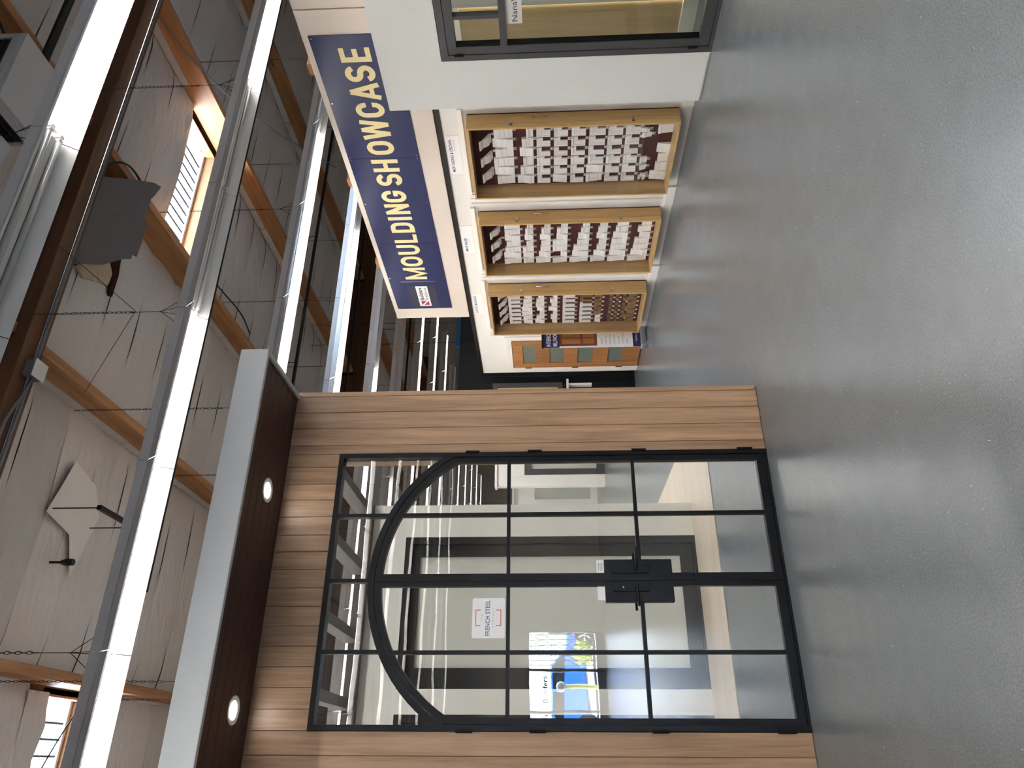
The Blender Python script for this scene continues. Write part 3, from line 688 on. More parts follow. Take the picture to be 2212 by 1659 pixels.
# ------------------------------------------------------------------ header with the big sign
XH = 5.745
hd = struct(link('wall_header', MB().box(XH, XH+.09, 4.06, 8.945, 2.56, 3.60).box(XH, XH+.09, 1.6, 4.045, 2.56, 3.60).mesh('h'), 'header_white'))
B('seam_backing', XH+.03, XH+.06, 4.045, 4.06, 2.56, 3.60, 'mahogany', hd)
for y0 in (4.6, 6.1, 7.6): B('brace_block', XH+.0, XH+.09, y0, y0+.12, 3.60, 3.64, 'purlin_wood', hd)
sg = thing('showcase_sign', 'navy sign reading MOULDING SHOWCASE in cream capitals', 'sign', (XH, 6.5, 2.78))
for y0, y1 in ((4.302, 5.791), (5.793, 7.238), (7.24, 8.692)):
    bev(B('panel', XH-.008, XH, y0, y1, 2.78, 3.543, 'sign_navy', sg), .0015, 1)
XT = XH-.0095
def stroke(mb, P, s, closed=False):
    n = len(P); Lf = []; Rg = []
    for i in range(n):
        a = P[(i-1) % n] if closed or i > 0 else None; b = P[(i+1) % n] if closed or i < n-1 else None
        p = Vector(P[i])
        d1 = (p-Vector(a)).normalized() if a is not None else None; d2 = (Vector(b)-p).normalized() if b is not None else None
        if d1 is None: nrm = Vector((-d2.y, d2.x)); m = 1
        elif d2 is None: nrm = Vector((-d1.y, d1.x)); m = 1
        else:
            n1 = Vector((-d1.y, d1.x)); n2 = Vector((-d2.y, d2.x)); nrm = (n1+n2); nrm = nrm.normalized() if nrm.length > 1e-4 else n1; m = 1/max(.45, nrm.dot(n1))
        Lf.append(p+nrm*s/2*m); Rg.append(p-nrm*s/2*m)
    if closed: Lf.append(Lf[0]); Rg.append(Rg[0])
    lay = -.0004*len(mb.f)/30-.0004*(len(mb.f) > 0)
    mb.strip([(v.x, v.y, lay) for v in Lf], [(v.x, v.y, lay) for v in Rg])
def arcp(cx, cy, rx, ry, a0, a1, n=8): return [(cx+rx*math.cos(math.radians(a0+(a1-a0)*i/n)), cy+ry*math.sin(math.radians(a0+(a1-a0)*i/n))) for i in range(n+1)]
def glyph(ch, w, h, s):
    mb = MB(); a = s/2; r = w/2-a; rv = r*1.1
    if ch == 'O': stroke(mb, arcp(w/2, h-a-rv, r, rv, 0, 180)+arcp(w/2, a+rv, r, rv, 180, 360), s, True)
    elif ch == 'C' or ch == 'G':
        P = [(w-a, h-a-rv-.014)]+arcp(w/2, h-a-rv, r, rv, 0, 180)+arcp(w/2, a+rv, r, rv, 180, 360)+[(w-a, a+rv+.014 if ch == 'C' else h*.5)]
        stroke(mb, P, s)
        if ch == 'G': stroke(mb, [(w, h*.5-a*.8), (w*.52, h*.5-a*.8)], s*.85)
    elif ch == 'U': stroke(mb, [(a, h)]+arcp(w/2, a+rv, r, rv, 180, 360)+[(w-a, h)], s)
    elif ch == 'L': stroke(mb, [(a, h), (a, 0)], s); stroke(mb, [(a, a*.85), (w, a*.85)], s*.85)
    elif ch == 'D': stroke(mb, [(a, 0), (a, h)], s); stroke(mb, [(a, h-a)]+arcp(w/2, h-a-rv, r, rv, 90, 0)+arcp(w/2, a+rv, r, rv, 0, -90)+[(a, a)], s)
    elif ch == 'I': stroke(mb, [(w/2, 0), (w/2, h)], w)
    elif ch == 'N': stroke(mb, [(a, 0), (a, h)], s); stroke(mb, [(w-a, 0), (w-a, h)], s); stroke(mb, [(a*.9, h-a*.2), (w-a*.9, a*.2)], s*.95)
    elif ch == 'M': stroke(mb, [(a, 0), (a, h)], s); stroke(mb, [(w-a, 0), (w-a, h)], s); stroke(mb, [(a*.9, h-a*.3), (w/2, a*.9), (w-a*.9, h-a*.3)], s*.8)
    elif ch == 'H': stroke(mb, [(a, 0), (a, h)], s); stroke(mb, [(w-a, 0), (w-a, h)], s); stroke(mb, [(a, h/2), (w-a, h/2)], s*.85)
    elif ch == 'W': stroke(mb, [(a, h), (w*.28, 0)], s*.95); stroke(mb, [(w*.28, 0), (w/2, h)], s*.85); stroke(mb, [(w/2, h), (w*.72, 0)], s*.85); stroke(mb, [(w*.72, 0), (w-a, h)], s*.95)
    elif ch == 'A': stroke(mb, [(a*.9, 0), (w/2, h)], s*.95); stroke(mb, [(w-a*.9, 0), (w/2, h)], s*.95); stroke(mb, [(w*.25, h*.27), (w*.75, h*.27)], s*.8)
    elif ch == 'S':
        ry = (h-s)/4; stroke(mb, arcp(w/2, h-a-ry, r, ry, 8, 262, 14)+arcp(w/2, a+ry, r, ry, 82, -172, 14), s)
    elif ch == 'E':
        stroke(mb, [(a, 0), (a, h)], s)
        for zz in (a*.85, h/2, h-a*.85): stroke(mb, [(a, zz), (w*(1 if zz != h/2 else .92), zz)], s*.85)
    return mb
LET = [('M', 7.987, 7.731), ('O', 7.702, 7.495), ('U', 7.455, 7.262), ('L', 7.220, 7.060), ('D', 7.025, 6.837), ('I', 6.795, 6.737), ('N', 6.690, 6.512), ('G', 6.485, 6.290), ('S', 6.212, 6.027), ('H', 5.995, 5.813), ('O', 5.742, 5.551), ('W', 5.530, 5.262), ('C', 5.238, 5.054), ('A', 5.026, 4.820), ('S', 4.807, 4.626), ('E', 4.588, 4.434)]
for ch, ya, yb in LET:
    mb = glyph(ch, ya-yb, .285, .056); mb.v = [(XT+q, ya-x, 3.024+z) for x, z, q in mb.v]
    link('letter', mb.mesh('letter', False), 'cream', sg)
B('divider_line', XT, XT+.001, 8.037, 8.046, 2.931, 3.388, 'grey_ink', sg)
B('logo_square', XT+.0005, XT+.0015, 8.144, 8.642, 2.947, 3.318, 'sign_dark', sg)
lg = B('logo_plate', XT-.001, XT+.0005, 8.150, 8.624, 3.056, 3.215, 'paper', sg)
text('lettering', 'Builders', (XT-.002, 8.478, 3.137), EY, EZ, .30, .052, 'logo_black', lg, 0, .02)
text('lettering', 'FirstSource', (XT-.002, 8.478, 3.077), EY, EZ, .295, .040, 'logo_black', lg)
for tri in (((8.596, 3.185), (8.500, 3.185), (8.500, 3.112)), ((8.596, 3.155), (8.596, 3.080), (8.500, 3.080))):
    link('logo_mark', MB().poly([(XT-.002, a, b) for a, b in tri]).mesh('mark', False), 'logo_red', lg)
scr = MB().tube([(0, 0, 0), (-.004, 0, 0)], .007, 8).mesh('screw')
for yy in (4.33, 5.05, 5.77, 5.81, 6.5, 7.22, 7.26, 7.95, 8.66):
    for zz in (2.805, 3.518):
        o = link('screw', scr, 'chrome', sg); o.location += Vector((XH-.008, yy, zz))

# ------------------------------------------------------------------ grey wall panel with glazed door at the right
XG = 5.545
gp = struct(link('wall_panel', MB().box(XG, XG+.17, 4.47, 4.992, 0.012, 2.925).box(XG, XG+.17, .5, 4.47, 2.362, 2.925).box(XG, XG+.17, .5, 2.3, .012, 2.362).box(XG+.01, XG+.17, 4.47, 4.985, 0, .012).mesh('g'), 'panel_grey'))
struct(B('trim_20', XG-.002, XG+.05, 4.458, 4.472, 0.0, 2.362, 'panel_grey'))
nd = thing('glazed_door', 'dark grey framed glass door set in the pale grey wall panel', 'door', (XG, 3.4, 0))
YN = 4.458
link('frame', MB().box(XG-.006, XG+.08, YN-.055, YN, 0, 2.355).box(XG-.006, XG+.08, 2.3, YN-.055, 2.295, 2.355).box(XG-.006, XG+.08, 2.3, YN-.055, 0, .03).mesh('f'), 'frame_grey', nd)
sa = link('sash', MB().box(XG+.0, XG+.07, YN-.135, YN-.060, .035, 2.29).box(XG, XG+.07, 2.4, YN-.135, 2.215, 2.29).box(XG, XG+.07, 2.4, YN-.135, .035, .125).box(XG, XG+.07, 2.4, YN-.135, 1.770, 1.830).box(XG+.005, XG+.065, 4.03, 4.062, 1.83, 2.215).mesh('s'), 'frame_grey', nd)
link('glazing_bead', MB().box(XG+.012, XG+.06, YN-.155, YN-.135, .125, 1.770).box(XG+.012, XG+.06, YN-.155, YN-.135, 1.83, 2.215).mesh('bead'), 'gasket', sa)
B('glass', XG+.032, XG+.038, 2.4, YN-.14, .12, 1.772, 'nana_glass', sa); B('glass', XG+.032, XG+.038, 2.4, YN-.14, 1.828, 2.22, 'nana_glass', sa)
for zz in (2.20, .17): link('hinge', MB().tube([(XG-.014, YN-.058, zz-.04), (XG-.014, YN-.058, zz+.04)], .010, 10).mesh('hinge'), 'gasket', nd)
npl = thing('name_plate', 'small pale plate lettered NanaWall on the glazed door', 'sign', (XG, 4.0, 1.63))
B('plate', XG+.022, XG+.030, 3.70, 4.128, 1.635, 1.765, 'tag_white', npl)
text('lettering', 'NanaWall', (XG+.0212, 4.108, 1.672), EY, EZ, .345, .046, 'logo_black', npl)
# room behind the glass
struct(link('wall_lobby', MB().box(6.42, 6.52, .5, 4.98, 0, 2.5).box(XG+.17, 6.52, .4, .5, 0, 2.5).box(XG+.17, 6.42, 4.93, 4.985, 0, 2.5).mesh('lob'), 'panel_grey'))
vd = thing('lobby_door', 'tan wooden door in white casing behind the glazed door', 'door', (6.4, 4.7, 0))
link('casing', MB().box(6.37, 6.418, 4.40, 4.53, 0, 2.38).box(6.37, 6.418, 4.53, 4.925, 2.26, 2.38).box(6.36, 6.418, 4.53, 4.925, 0, .14).mesh('cas'), 'trim_white', vd)
B('leaf', 6.395, 6.415, 4.545, 4.925, .14, 2.26, 'tan_panel', vd)
B('led_strip', 6.385, 6.395, 4.532, 4.545, .16, 2.24, 'strip_led', vd)
cs = thing('white_cabinet', 'white panelled cabinet behind the glazed door', 'cabinet', (6.3, 4.0, 0))
B('body', 6.12, 6.415, 3.0, 4.36, 0, 2.38, 'trim_white', cs)
for y0, y1 in ((3.02, 3.66), (3.70, 4.34)): bev(B('door', 6.10, 6.119, y0, y1, .12, 2.3, 'trim_white', cs), .004)

# ------------------------------------------------------------------ far end: wooden door, black wall, banner
dd = thing('panel_door', 'honey brown wooden door with four frosted lites in white casing', 'door', (XW, 10.1, 0))
dy0, dy1, dz1 = 9.665, 10.50, 1.985
link('casing', MB().box(XW-.03, XW, dy0-.11, dy0-.01, 0, dz1+.11).box(XW-.03, XW, dy1+.01, dy1+.12, 0, dz1+.11).box(XW-.03, XW, dy0-.01, dy1+.01, dz1+.01, dz1+.11).mesh('c'), 'trim_white', dd)
st_ = .14
lf = link('leaf', MB().box(XW-.035, XW-.002, dy0, dy0+st_, .008, dz1).box(XW-.035, XW-.002, dy1-st_, dy1, .008, dz1).mesh('l'), 'fir_door', dd)
lite = [(.28, .50), (.74, .97), (1.19, 1.41), (1.62, 1.83)]
zs = .008
for a, b in lite+[(dz1, dz1)]:
    bev(B('rail', XW-.035, XW-.002, dy0+st_, dy1-st_, zs, a, 'fir_door', lf), .003, 1)
    if a < b: B('frosted_lite', XW-.018, XW-.012, dy0+st_, dy1-st_, a, b, 'frost_glass', lf)
    zs = b
for zz in (.3, 1.0, 1.75): B('hinge', XW-.04, XW-.03, dy1+.0, dy1+.022, zz-.05, zz+.05, 'dark_metal', dd)
YD = 10.98
bw = struct(B('wall_black', 4.62, 9.4, YD+.02, YD+.2, 0, 2.95, 'black_board'))
nb = 44
for i in range(nb):
    x0 = 2.6+i*(6.8/nb)
    if x0 > 4.61: bev(B('board', x0+.002, x0+6.8/nb-.002, YD, YD+.021, 0, 2.95, 'black_board', bw), .004, 1)
dk = thing('black_wall_window', 'dark window frame with yellowish pane in the black board wall', 'window', (5.0, YD, 1))
link('frame', MB().box(4.92, 5.0, YD-.04, YD, 1.2, 2.36).box(5.62, 5.70, YD-.04, YD, 1.2, 2.36).box(5.0, 5.62, YD-.04, YD, 2.28, 2.36).box(5.0, 5.62, YD-.04, YD, 1.2, 1.28).mesh('f'), 'frame_grey', dk)
B('pane', 5.0, 5.62, YD-.02, YD-.01, 1.28, 2.28, 'tan_panel', dk)
sh = thing('wall_shelf', 'small white bracket shelf on the black board wall', 'shelf', (5.0, YD, .9))
B('board', 5.2, 5.72, YD-.12, YD, 1.10, 1.135, 'trim_white', sh); B('bracket', 5.62, 5.65, YD-.10, YD, .72, 1.10, 'trim_white', sh)
# pull-up banner
yb = 9.36
bn = thing('rollup_banner', 'pull-up banner headed INTERIOR MILLWORK beside the last sample cabinet', 'banner', (5.6, yb, 0))
bev(B('base_case', 5.43, 5.745, yb-.06, yb+.06, .012, .09, 'stand_silver', bn), .01)
link('foot', MB().box(5.45, 5.47, yb-.14, yb+.2, 0, .012).box(5.69, 5.71, yb-.14, yb+.2, 0, .012).mesh('foot'), 'stand_silver', bn)
bx0, bx1 = 5.44, 5.74
sheet = B('sheet', bx0, bx1, yb-.003, yb, .09, 1.50, 'paper', bn)
yy = yb-.0042
def flat(nm, x0, x1, z0, z1, mat, d=0): return B(nm, x0, x1, yy-d, yy-d+.0008, z0, z1, mat, sheet)
flat('headline_block', bx0, bx1, 1.27, 1.50, 'navy_ink'); flat('foot_block', bx0, bx1, .09, .20, 'navy_ink')
flat('door_picture', bx0+.025, bx1, .72, 1.27, 'mahogany')
for a, b in ((.76, .93), (.96, 1.23)):
    for c in (0, 1): B('panel_picture', bx0+.06+c*.11, bx0+.15+c*.11, yy-.003, yy-.001, a, b, 'fir_door', sheet)
text('lettering', 'INTERIOR', (bx0+.025, yy-.001, 1.395), E1, EZ, .25, .065, 'paper', sheet, 0, .02)
text('lettering', 'MILLWORK', (bx0+.025, yy-.001, 1.30), E1, EZ, .25, .065, 'paper', sheet, 0, .02)
for i, s_ in enumerate(('PANELING', 'CUSTOM WOOD', 'INSTALLATION', 'STAIR PARTS', 'WALL TRIM', 'CUSTOM INTERIOR', 'DOORS')):
    text('lettering', s_, (bx0+.05, yy-.001, .64-i*.062), E1, EZ, .012*len(s_)+.02, .024, 'grey_ink', sheet)
text('lettering', 'Builders', (bx0+.10, yy-.0012, .135), E1, EZ, .12, .03, 'paper', sheet)
link('logo_mark', MB().poly([(bx0+.05, yy-.0012, .165), (bx0+.085, yy-.0012, .165), (bx0+.085, yy-.0012, .125)]).mesh('m', False), 'logo_red', sheet)
B('top_rail', bx0, bx1, yb-.01, yb+.008, 1.50, 1.53, 'black_iron', bn)
link('pole', MB().tube([(5.59, yb+.01, .05), (5.59, yb+.01, 1.51)], .01, 8).mesh('pole'), 'stand_silver', bn)
bb = tag(B('blue_banner', 7.05, 7.7, 12.0, 12.03, 3.02, 3.16, 'blue_banner'), 'blue hanging banner above the black board wall', 'banner')
for x in (7.15, 7.6): tag(link('hanging_wire', MB().tube([(x, 12.015, 3.16), (x, 12.015, 6.0)], .004, 5).mesh('w'), 'black_iron'), 'thin wire holding up the blue banner', 'wire', 'banner wires')
# displays deep in the hall, seen through the right-hand panes
def display(x0, x1, yv, h, dx0, dx1, dh, lb, dlb, fm):
    w_ = thing('display_wall', lb, 'display', ((x0+x1)/2, yv, 0))
    mb = MB().box(x0, dx0, yv, yv+.15, 0, h).box(dx0, dx1, yv, yv+.15, dh, h)
    if dx1 < x1: mb.box(dx1, x1, yv, yv+.15, 0, h)
    link('panel', mb.mesh('p'), 'trim_white', w_)
    link('crown', MB().box(x0-.03, x1+.03, yv-.03, yv+.18, h, h+.06).mesh('c'), 'trim_white', w_)
    d_ = thing('display_door', dlb, 'door', ((dx0+dx1)/2, yv, 0))
    link('frame', MB().box(dx0+.005, dx0+.16, yv-.01, yv+.1, 0, dh).box(dx1-.16, dx1-.005, yv-.01, yv+.1, 0, dh).box(dx0+.16, dx1-.16, yv-.01, yv+.1, dh-.16, dh).box(dx0+.16, dx1-.16, yv-.01, yv+.1, 0, .2).mesh('f'), fm, d_)
    B('glass_panel', dx0+.16, dx1-.16, yv+.03, yv+.05, .2, dh-.16, 'pane_frost', d_)
display(6.36, 8.6, 17.9, 2.75, 6.66, 7.9, 2.05, 'tall white display wall holding a grey door deep in the hall', 'dark grey display door with pale glass in the tall white wall', 'frame_grey')
display(6.55, 8.2, 20.9, 2.45, 6.85, 7.6, 2.0, 'lower white display wall standing behind the tall one', 'white display door with pale glass in the lower white wall', 'trim_white')
bp_ = tag(bev(B('black_display_board', 6.3, 8.0, 22.6, 22.75, 0, 2.35, 'black_board'), .01), 'black display board standing behind both white display walls', 'display')

# ------------------------------------------------------------------ strip lights
FL = 1.22
def fix_meshes():
    t = .0022; L0, L1 = .003, FL-.003
    sec = [(-.135, -.052), (-.128, -.056), (-.060, .030), (-.055, .034), (.055, .034), (.060, .030), (.128, -.056), (.135, -.052)]
    inn = [(p[0]*.985, p[1]-t if 1 < i < 6 else p[1]-.0035) for i, p in enumerate(sec)]
    mb = MB()
    mb.strip([(L0, y, z) for y, z in sec], [(L1, y, z) for y, z in sec]); mb.strip([(L0, y, z) for y, z in inn], [(L1, y, z) for y, z in inn])
    for X in (L0, L1): mb.strip([(X, y, z) for y, z in sec], [(X, y, z) for y, z in inn])
    for i in (0, -1): mb.poly([(L0, *sec[i]), (L1, *sec[i]), (L1, *inn[i]), (L0, *inn[i])])
    refl = mb.mesh('reflector'); 
    ch = MB().box(L0, L1, -.056, .056, .035, .10).box(L0+.02, L1-.02, -.02, .02, .0, .031).mesh('channel')
    tu = MB().tube([(.028, 0, 0), (FL-.028, 0, 0)], .0165, 8).mesh('tube')
    so = MB().box(0, .016, -.014, .014, -.012, .030).tube([(.014, 0, 0), (.03, 0, 0)], .0135, 10).mesh('socket')
    for m_, n_ in ((refl, 'enamel'), (ch, 'enamel'), (so, 'socket')): m_.materials.append(MAT[n_])
    for p in tu.polygons: p.use_smooth = len(p.vertices) == 4
    tl = tu.copy(); tl.materials.append(MAT['tube_lit']); tu.materials.append(MAT['unlit_tube'])
    return refl, ch, tl, tu, so
FM = fix_meshes()
def in_picture(x, y, z):
    for i in range(13):
        for dy in (-.14, .14):
            for dz in (-.06, .1):
                d = Vector((x+FL*i/12, y+dy, z+dz-1.5)); f = d.dot(Fw)
                if f > .1 and abs(d.dot(Dn)/f*F_PX) < 1106 and abs(d.dot(Rt)/f*F_PX) < 829.5: return True
    return False
def fixture(x, y, z, lit, lb, grp):
    e = thing('strip_light' if in_picture(x, y, z) else 'strip_light_offscreen', lb, 'light', (x, y, z), grp)
    def part(nm, me, loc, rz=0):
        o = bpy.data.objects.new(nm, me); COL.objects.link(o); o.parent = e; o.location = loc; o.rotation_euler = (0, 0, rz)
    part('reflector', FM[0], (0, 0, 0)); part('channel', FM[1], (0, 0, 0))
    for s in (-1, 1):
        part('tube', FM[2] if lit else FM[3], (0, s*.042, -.004))
        part('socket', FM[4], (.006, s*.042, -.004)); part('socket', FM[4], (FL-.006, s*.042, -.004), PI)
WD = MB().tube([(0, 0, 0), (0, 0, ZI-4.22)], .004, 5).mesh('wire'); WD.materials.append(MAT['black_iron'])
def wire_drop(x, y):
    o = bpy.data.objects.new('hanging_wire', WD); COL.objects.link(o); o.location = (x, y, 4.22)
    tag(o, 'thin straight wire holding up a strip light', 'wire', 'strip light wires')
RY = [2.815, 4.57, 6.25, 8.05, 9.85, 11.55, 13.35, 15.2, 16.9, 18.7, 20.5, 22.3, 24.1, 25.9, 27.7]
XJ = .60
def is_lit(k, xm):
    if k == 0: return xm > 3.05 or xm < .6
    if k == 1: return not (3.05 < xm < 5.47)
    if k in (2, 3): return xm < 6.7
    if k == 4: return xm < 5.47
    if k == 5: return xm < 4.3
    if k == 9: return xm < 4.3
    return True
for k_, y in enumerate(RY):
    for j in range(-4, 9):
        x = XJ+j*FL; xm = x+FL/2
        if k_ == 8 and xm > 10.4: continue
        if k_ >= 9 and (j > 7 or j < -2): continue
        if k_ > 11 and (j < 1): continue
        lit = is_lit(k_, xm)
        rown = ('in the row beside the ceiling heater', 'in the row right above the canopy')[k_] if k_ < 2 else 'in the %s row beyond the canopy' % ('first', 'second', 'third', 'fourth', 'fifth', 'sixth', 'seventh', 'eighth', 'ninth', 'tenth', 'eleventh', 'twelfth', 'thirteenth')[k_-2]
        fixture(x, y, 4.13, lit, 'strip light with two glowing tubes '+rown if lit else 'strip light with two dark tubes '+rown, ('lit' if lit else 'unlit')+' strip lights '+rown)
        if k_ > 6 and j % 2 == 0: wire_drop(x, y)
for k_ in range(1, 8):
    for j in range(-2, 7):
        if j % 2 == 0: wire_drop(XJ+j*FL, 2.815-1.77*k_)
        fixture(XJ+j*FL, 2.815-1.77*k_, 4.13, not (k_ == 1 and j > 3), 'white strip light with two glowing tubes over the entrance side' if not (k_ == 1 and j > 3) else 'white strip light with two dark tubes over the entrance side', 'entrance side strip lights')
# chains
def chain_mesh(l, pitch=.034):
    mb = MB(); z = 0; i = 0; r = .0023
    while z < l:
        a = []
        for q in range(9):
            t = 2*PI*q/8; u = .0085*math.cos(t); w = (.0215)*math.sin(t)
            a.append((u, 0, z+w) if i % 2 else (0, u, z+w))
        mb.tube(a, r, 4, False); z += pitch; i += 1
    me = mb.mesh('chain', False); me.materials.append(MAT['black_iron']); return me
CH = chain_mesh(1.42)
HANG = MB().tube([(0, -.05, -.17), (0, 0, 0)], .0022, 5).tube([(0, .05, -.17), (0, 0, 0)], .0022, 5).mesh('hanger'); HANG.materials.append(MAT['black_iron'])
HANGX = MB().tube([(-.11, 0, -.15), (0, 0, 0)], .0022, 5).tube([(.11, 0, -.15), (0, 0, 0)], .0022, 5).mesh('hanger'); HANGX.materials.append(MAT['black_iron'])
for k_, y in enumerate(RY[:7]):
    for j in ((-2, 0, 2, 4, 6) if k_ != 1 else (-2, 0, 2, 4, 6)):
        x = XJ+j*FL
        if k_ == 0 and j > 5: continue
        c = thing('hanging_chain', 'steel link chain with wire yoke holding a strip light', 'chain', (x, y, 4.40), 'strip light chains')
        o = bpy.data.objects.new('links', CH); COL.objects.link(o); o.parent = c; o.location = (0, 0, .20 if not 5.36 < x < 5.6 else .20)
        o.scale = (1, 1, (ZI-4.55)/1.42)
        h = bpy.data.objects.new('wire_yoke', HANG); COL.objects.link(h); h.parent = c; h.location = (0, 0, .0); h.location.z = .0
        h = bpy.data.objects.new('wire_yoke', HANGX); COL.objects.link(h); h.parent = c; h.location = (0, 0, -.02)
        w_ = bpy.data.objects.new('wire', WIRE) if 'WIRE' in globals() else None
        if w_ is None:
            WIRE = MB().tube([(0, 0, -.02), (0, 0, .21)], .0022, 5).mesh('wire'); WIRE.materials.append(MAT['black_iron']); w_ = bpy.data.objects.new('wire', WIRE)
        COL.objects.link(w_); w_.parent = c

# ------------------------------------------------------------------ ceiling odds and ends
cd = thing('conduit', 'grey electrical conduit with a square box on the dark girder', 'conduit', (2.8, 4.98, 5.58))
link('pipe', MB().tube([(-2, 5.0, 5.578), (12, 5.0, 5.578)], .017, 10).mesh('pipe'), 'grey_pipe', cd, True)
bev(B('junction_box', 2.72, 2.86, 4.93, 5.07, 5.52, 5.60, 'grey_pipe', cd), .006); bev(B('box_cover', 2.715, 2.865, 4.925, 5.075, 5.51, 5.521, 'pavement', cd), .004)
link('branch_pipe', MB().tube([(2.72, 5.0, 5.56), (2.55, 4.95, 5.55), (2.3, 4.88, 5.56), (1.9, 4.88, 5.57), (.6, 4.88, 5.57)], .012, 8).mesh('branch'), 'grey_pipe', cd, True)
for yv, zv, x0, x1, lb in ((7.15, 5.42, 1.5, 12.5, 'thin black sprinkler pipe running beside the third row of strip lights'), (9.5, 5.2, 3, 12.5, 'black sprinkler pipe running beside the fourth row of strip lights'), (12.1, 5.2, 4, 12.5, 'black sprinkler pipe running in front of the far girder'), (16.4, 5.0, 4, 12.5, 'black sprinkler pipe running beyond the far girder')):
    sp = thing('sprinkler_pipe', lb, 'pipe', (x0, yv, zv))
    link('pipe', MB().tube([(x0, yv, zv), (x1, yv, zv)], .026, 10).mesh('pipe'), 'black_iron', sp, True)
    for x in [p for p in PURX if x0 < p < x1]: link('hanger_rod', MB().tube([(x, yv, zv), (x, yv, 5.75)], .006, 6).mesh('rod'), 'black_iron', sp)
# hvac unit at the upper left
hv = thing('unit_heater', 'grey ceiling heater box with black louvred faces', 'heater', (4.5, 3.7, 5.3))
hx0, hx1, hy0, hy1, hz = 4.178, 4.84, 3.51, 3.98, 5.30
link('case', MB().box(hx0, hx1, hy0, hy1, hz, hz+.66).mesh('case'), 'hvac_grey', hv)
B('louvre_back', hx0+.07, hx1-.07, hy0-.004, hy0, hz+.08, hz+.58, 'louvre_black', hv); B('louvre_back', hx0-.004, hx0, hy0+.05, hy0+.42, hz+.08, hz+.58, 'louvre_black', hv)
link('grille_frame', MB().box(hx0+.03, hx0+.07, hy0-.02, hy0, hz+.04, hz+.62).box(hx1-.07, hx1-.03, hy0-.02, hy0, hz+.04, hz+.62).box(hx0+.07, hx1-.07, hy0-.02, hy0, hz+.04, hz+.08).box(hx0+.07, hx1-.07, hy0-.02, hy0, hz+.58, hz+.62).mesh('gf'), 'hvac_grey', hv)
link('grille_frame', MB().box(hx0-.02, hx0, hy0+.02, hy0+.05, hz+.04, hz+.62).box(hx0-.02, hx0, hy0+.42, hy0+.45, hz+.04, hz+.62).box(hx0-.02, hx0, hy0+.05, hy0+.42, hz+.04, hz+.08).box(hx0-.02, hx0, hy0+.05, hy0+.42, hz+.58, hz+.62).mesh('gf'), 'hvac_grey', hv)
for i in range(11):
    zz = hz+.10+i*.045
    link('slat', MB().prism([(hx0+.07, hy0-.004, zz), (hx0+.07, hy0-.016, zz-.010), (hx0+.07, hy0-.016, zz-.006), (hx0+.07, hy0-.004, zz+.005)], (hx1-hx0-.14, 0, 0)).mesh('slat'), 'frame_grey', hv)
    link('slat', MB().prism([(hx0-.004, hy0+.05, zz), (hx0-.016, hy0+.05, zz-.010), (hx0-.016, hy0+.05, zz-.006), (hx0-.004, hy0+.05, zz+.005)], (0, .37, 0)).mesh('slat'), 'frame_grey', hv)
B('side_box', 3.35, 4.1, 3.62, 3.9, 5.45, 5.95, 'hvac_grey', hv); B('slot', 3.5, 3.95, 3.615, 3.62, 5.6, 5.66, 'louvre_black', hv); B('connector', 4.1, hx0, 3.7, 3.85, 5.6, 5.85, 'hvac_grey', hv)
for a in (hx0+.05, hx1-.05):
    for b in (hy0+.05, hy1-.05): link('hanger_rod', MB().tube([(a, b, hz+.66), (a, b, 6.0)], .008, 6).mesh('rod'), 'black_iron', hv)
sp = thing('heater_pipe', 'dark green pipe leading to the ceiling heater', 'pipe', (5.1, 4.02, 5.6))
link('pipe', MB().tube([(4.84, 4.02, 5.6), (8.6, 4.02, 5.6)], .035, 10).mesh('pipe'), 'black_iron', sp, True)
# torn insulation flap and the hole it left
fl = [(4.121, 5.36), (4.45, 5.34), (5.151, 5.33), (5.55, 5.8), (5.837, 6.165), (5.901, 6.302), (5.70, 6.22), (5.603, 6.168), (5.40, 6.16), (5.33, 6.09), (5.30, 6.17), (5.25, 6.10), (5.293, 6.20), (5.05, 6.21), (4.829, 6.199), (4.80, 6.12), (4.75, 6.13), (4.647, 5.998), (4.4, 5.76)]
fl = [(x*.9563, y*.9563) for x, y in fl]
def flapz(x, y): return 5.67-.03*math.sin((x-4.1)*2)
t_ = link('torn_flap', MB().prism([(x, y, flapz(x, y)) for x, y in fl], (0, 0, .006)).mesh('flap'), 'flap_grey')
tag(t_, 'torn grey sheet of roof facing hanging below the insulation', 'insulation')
tr_ = thing('torn_hole', 'torn patch in the white insulation showing bare wood and fibre', 'insulation', (4.5, 5.9, 5.97))
link('fibre_face', MB().prism([(x, y, 5.955) for x, y in ((4.24, 5.56), (4.40, 5.68), (4.62, 5.98), (4.52, 6.1), (4.36, 6.06), (4.30, 5.9), (4.2, 5.7))], (0, 0, .02)).mesh('fib'), 'fibre', tr_)
link('bare_wood', MB().prism([(x, y, 5.948) for x, y in ((4.62, 5.98), (4.76, 6.13), (4.56, 6.17), (4.30, 6.17), (4.28, 6.12), (4.40, 6.07), (4.52, 6.08))], (0, 0, .02)).mesh('bw'), 'rotten_wood', tr_)
fp = link('foil_patch', MB().prism([(x, y, 5.945+.01*math.sin(9*x)) for x, y in ((2.0, 6.15), (2.55, 6.35), (2.45, 6.75), (2.2, 6.95), (1.55, 6.75), (1.9, 6.55))], (0, 0, .004)).mesh('fp'), 'foil'); tag(fp, 'shiny patch taped over the white ceiling insulation', 'patch')
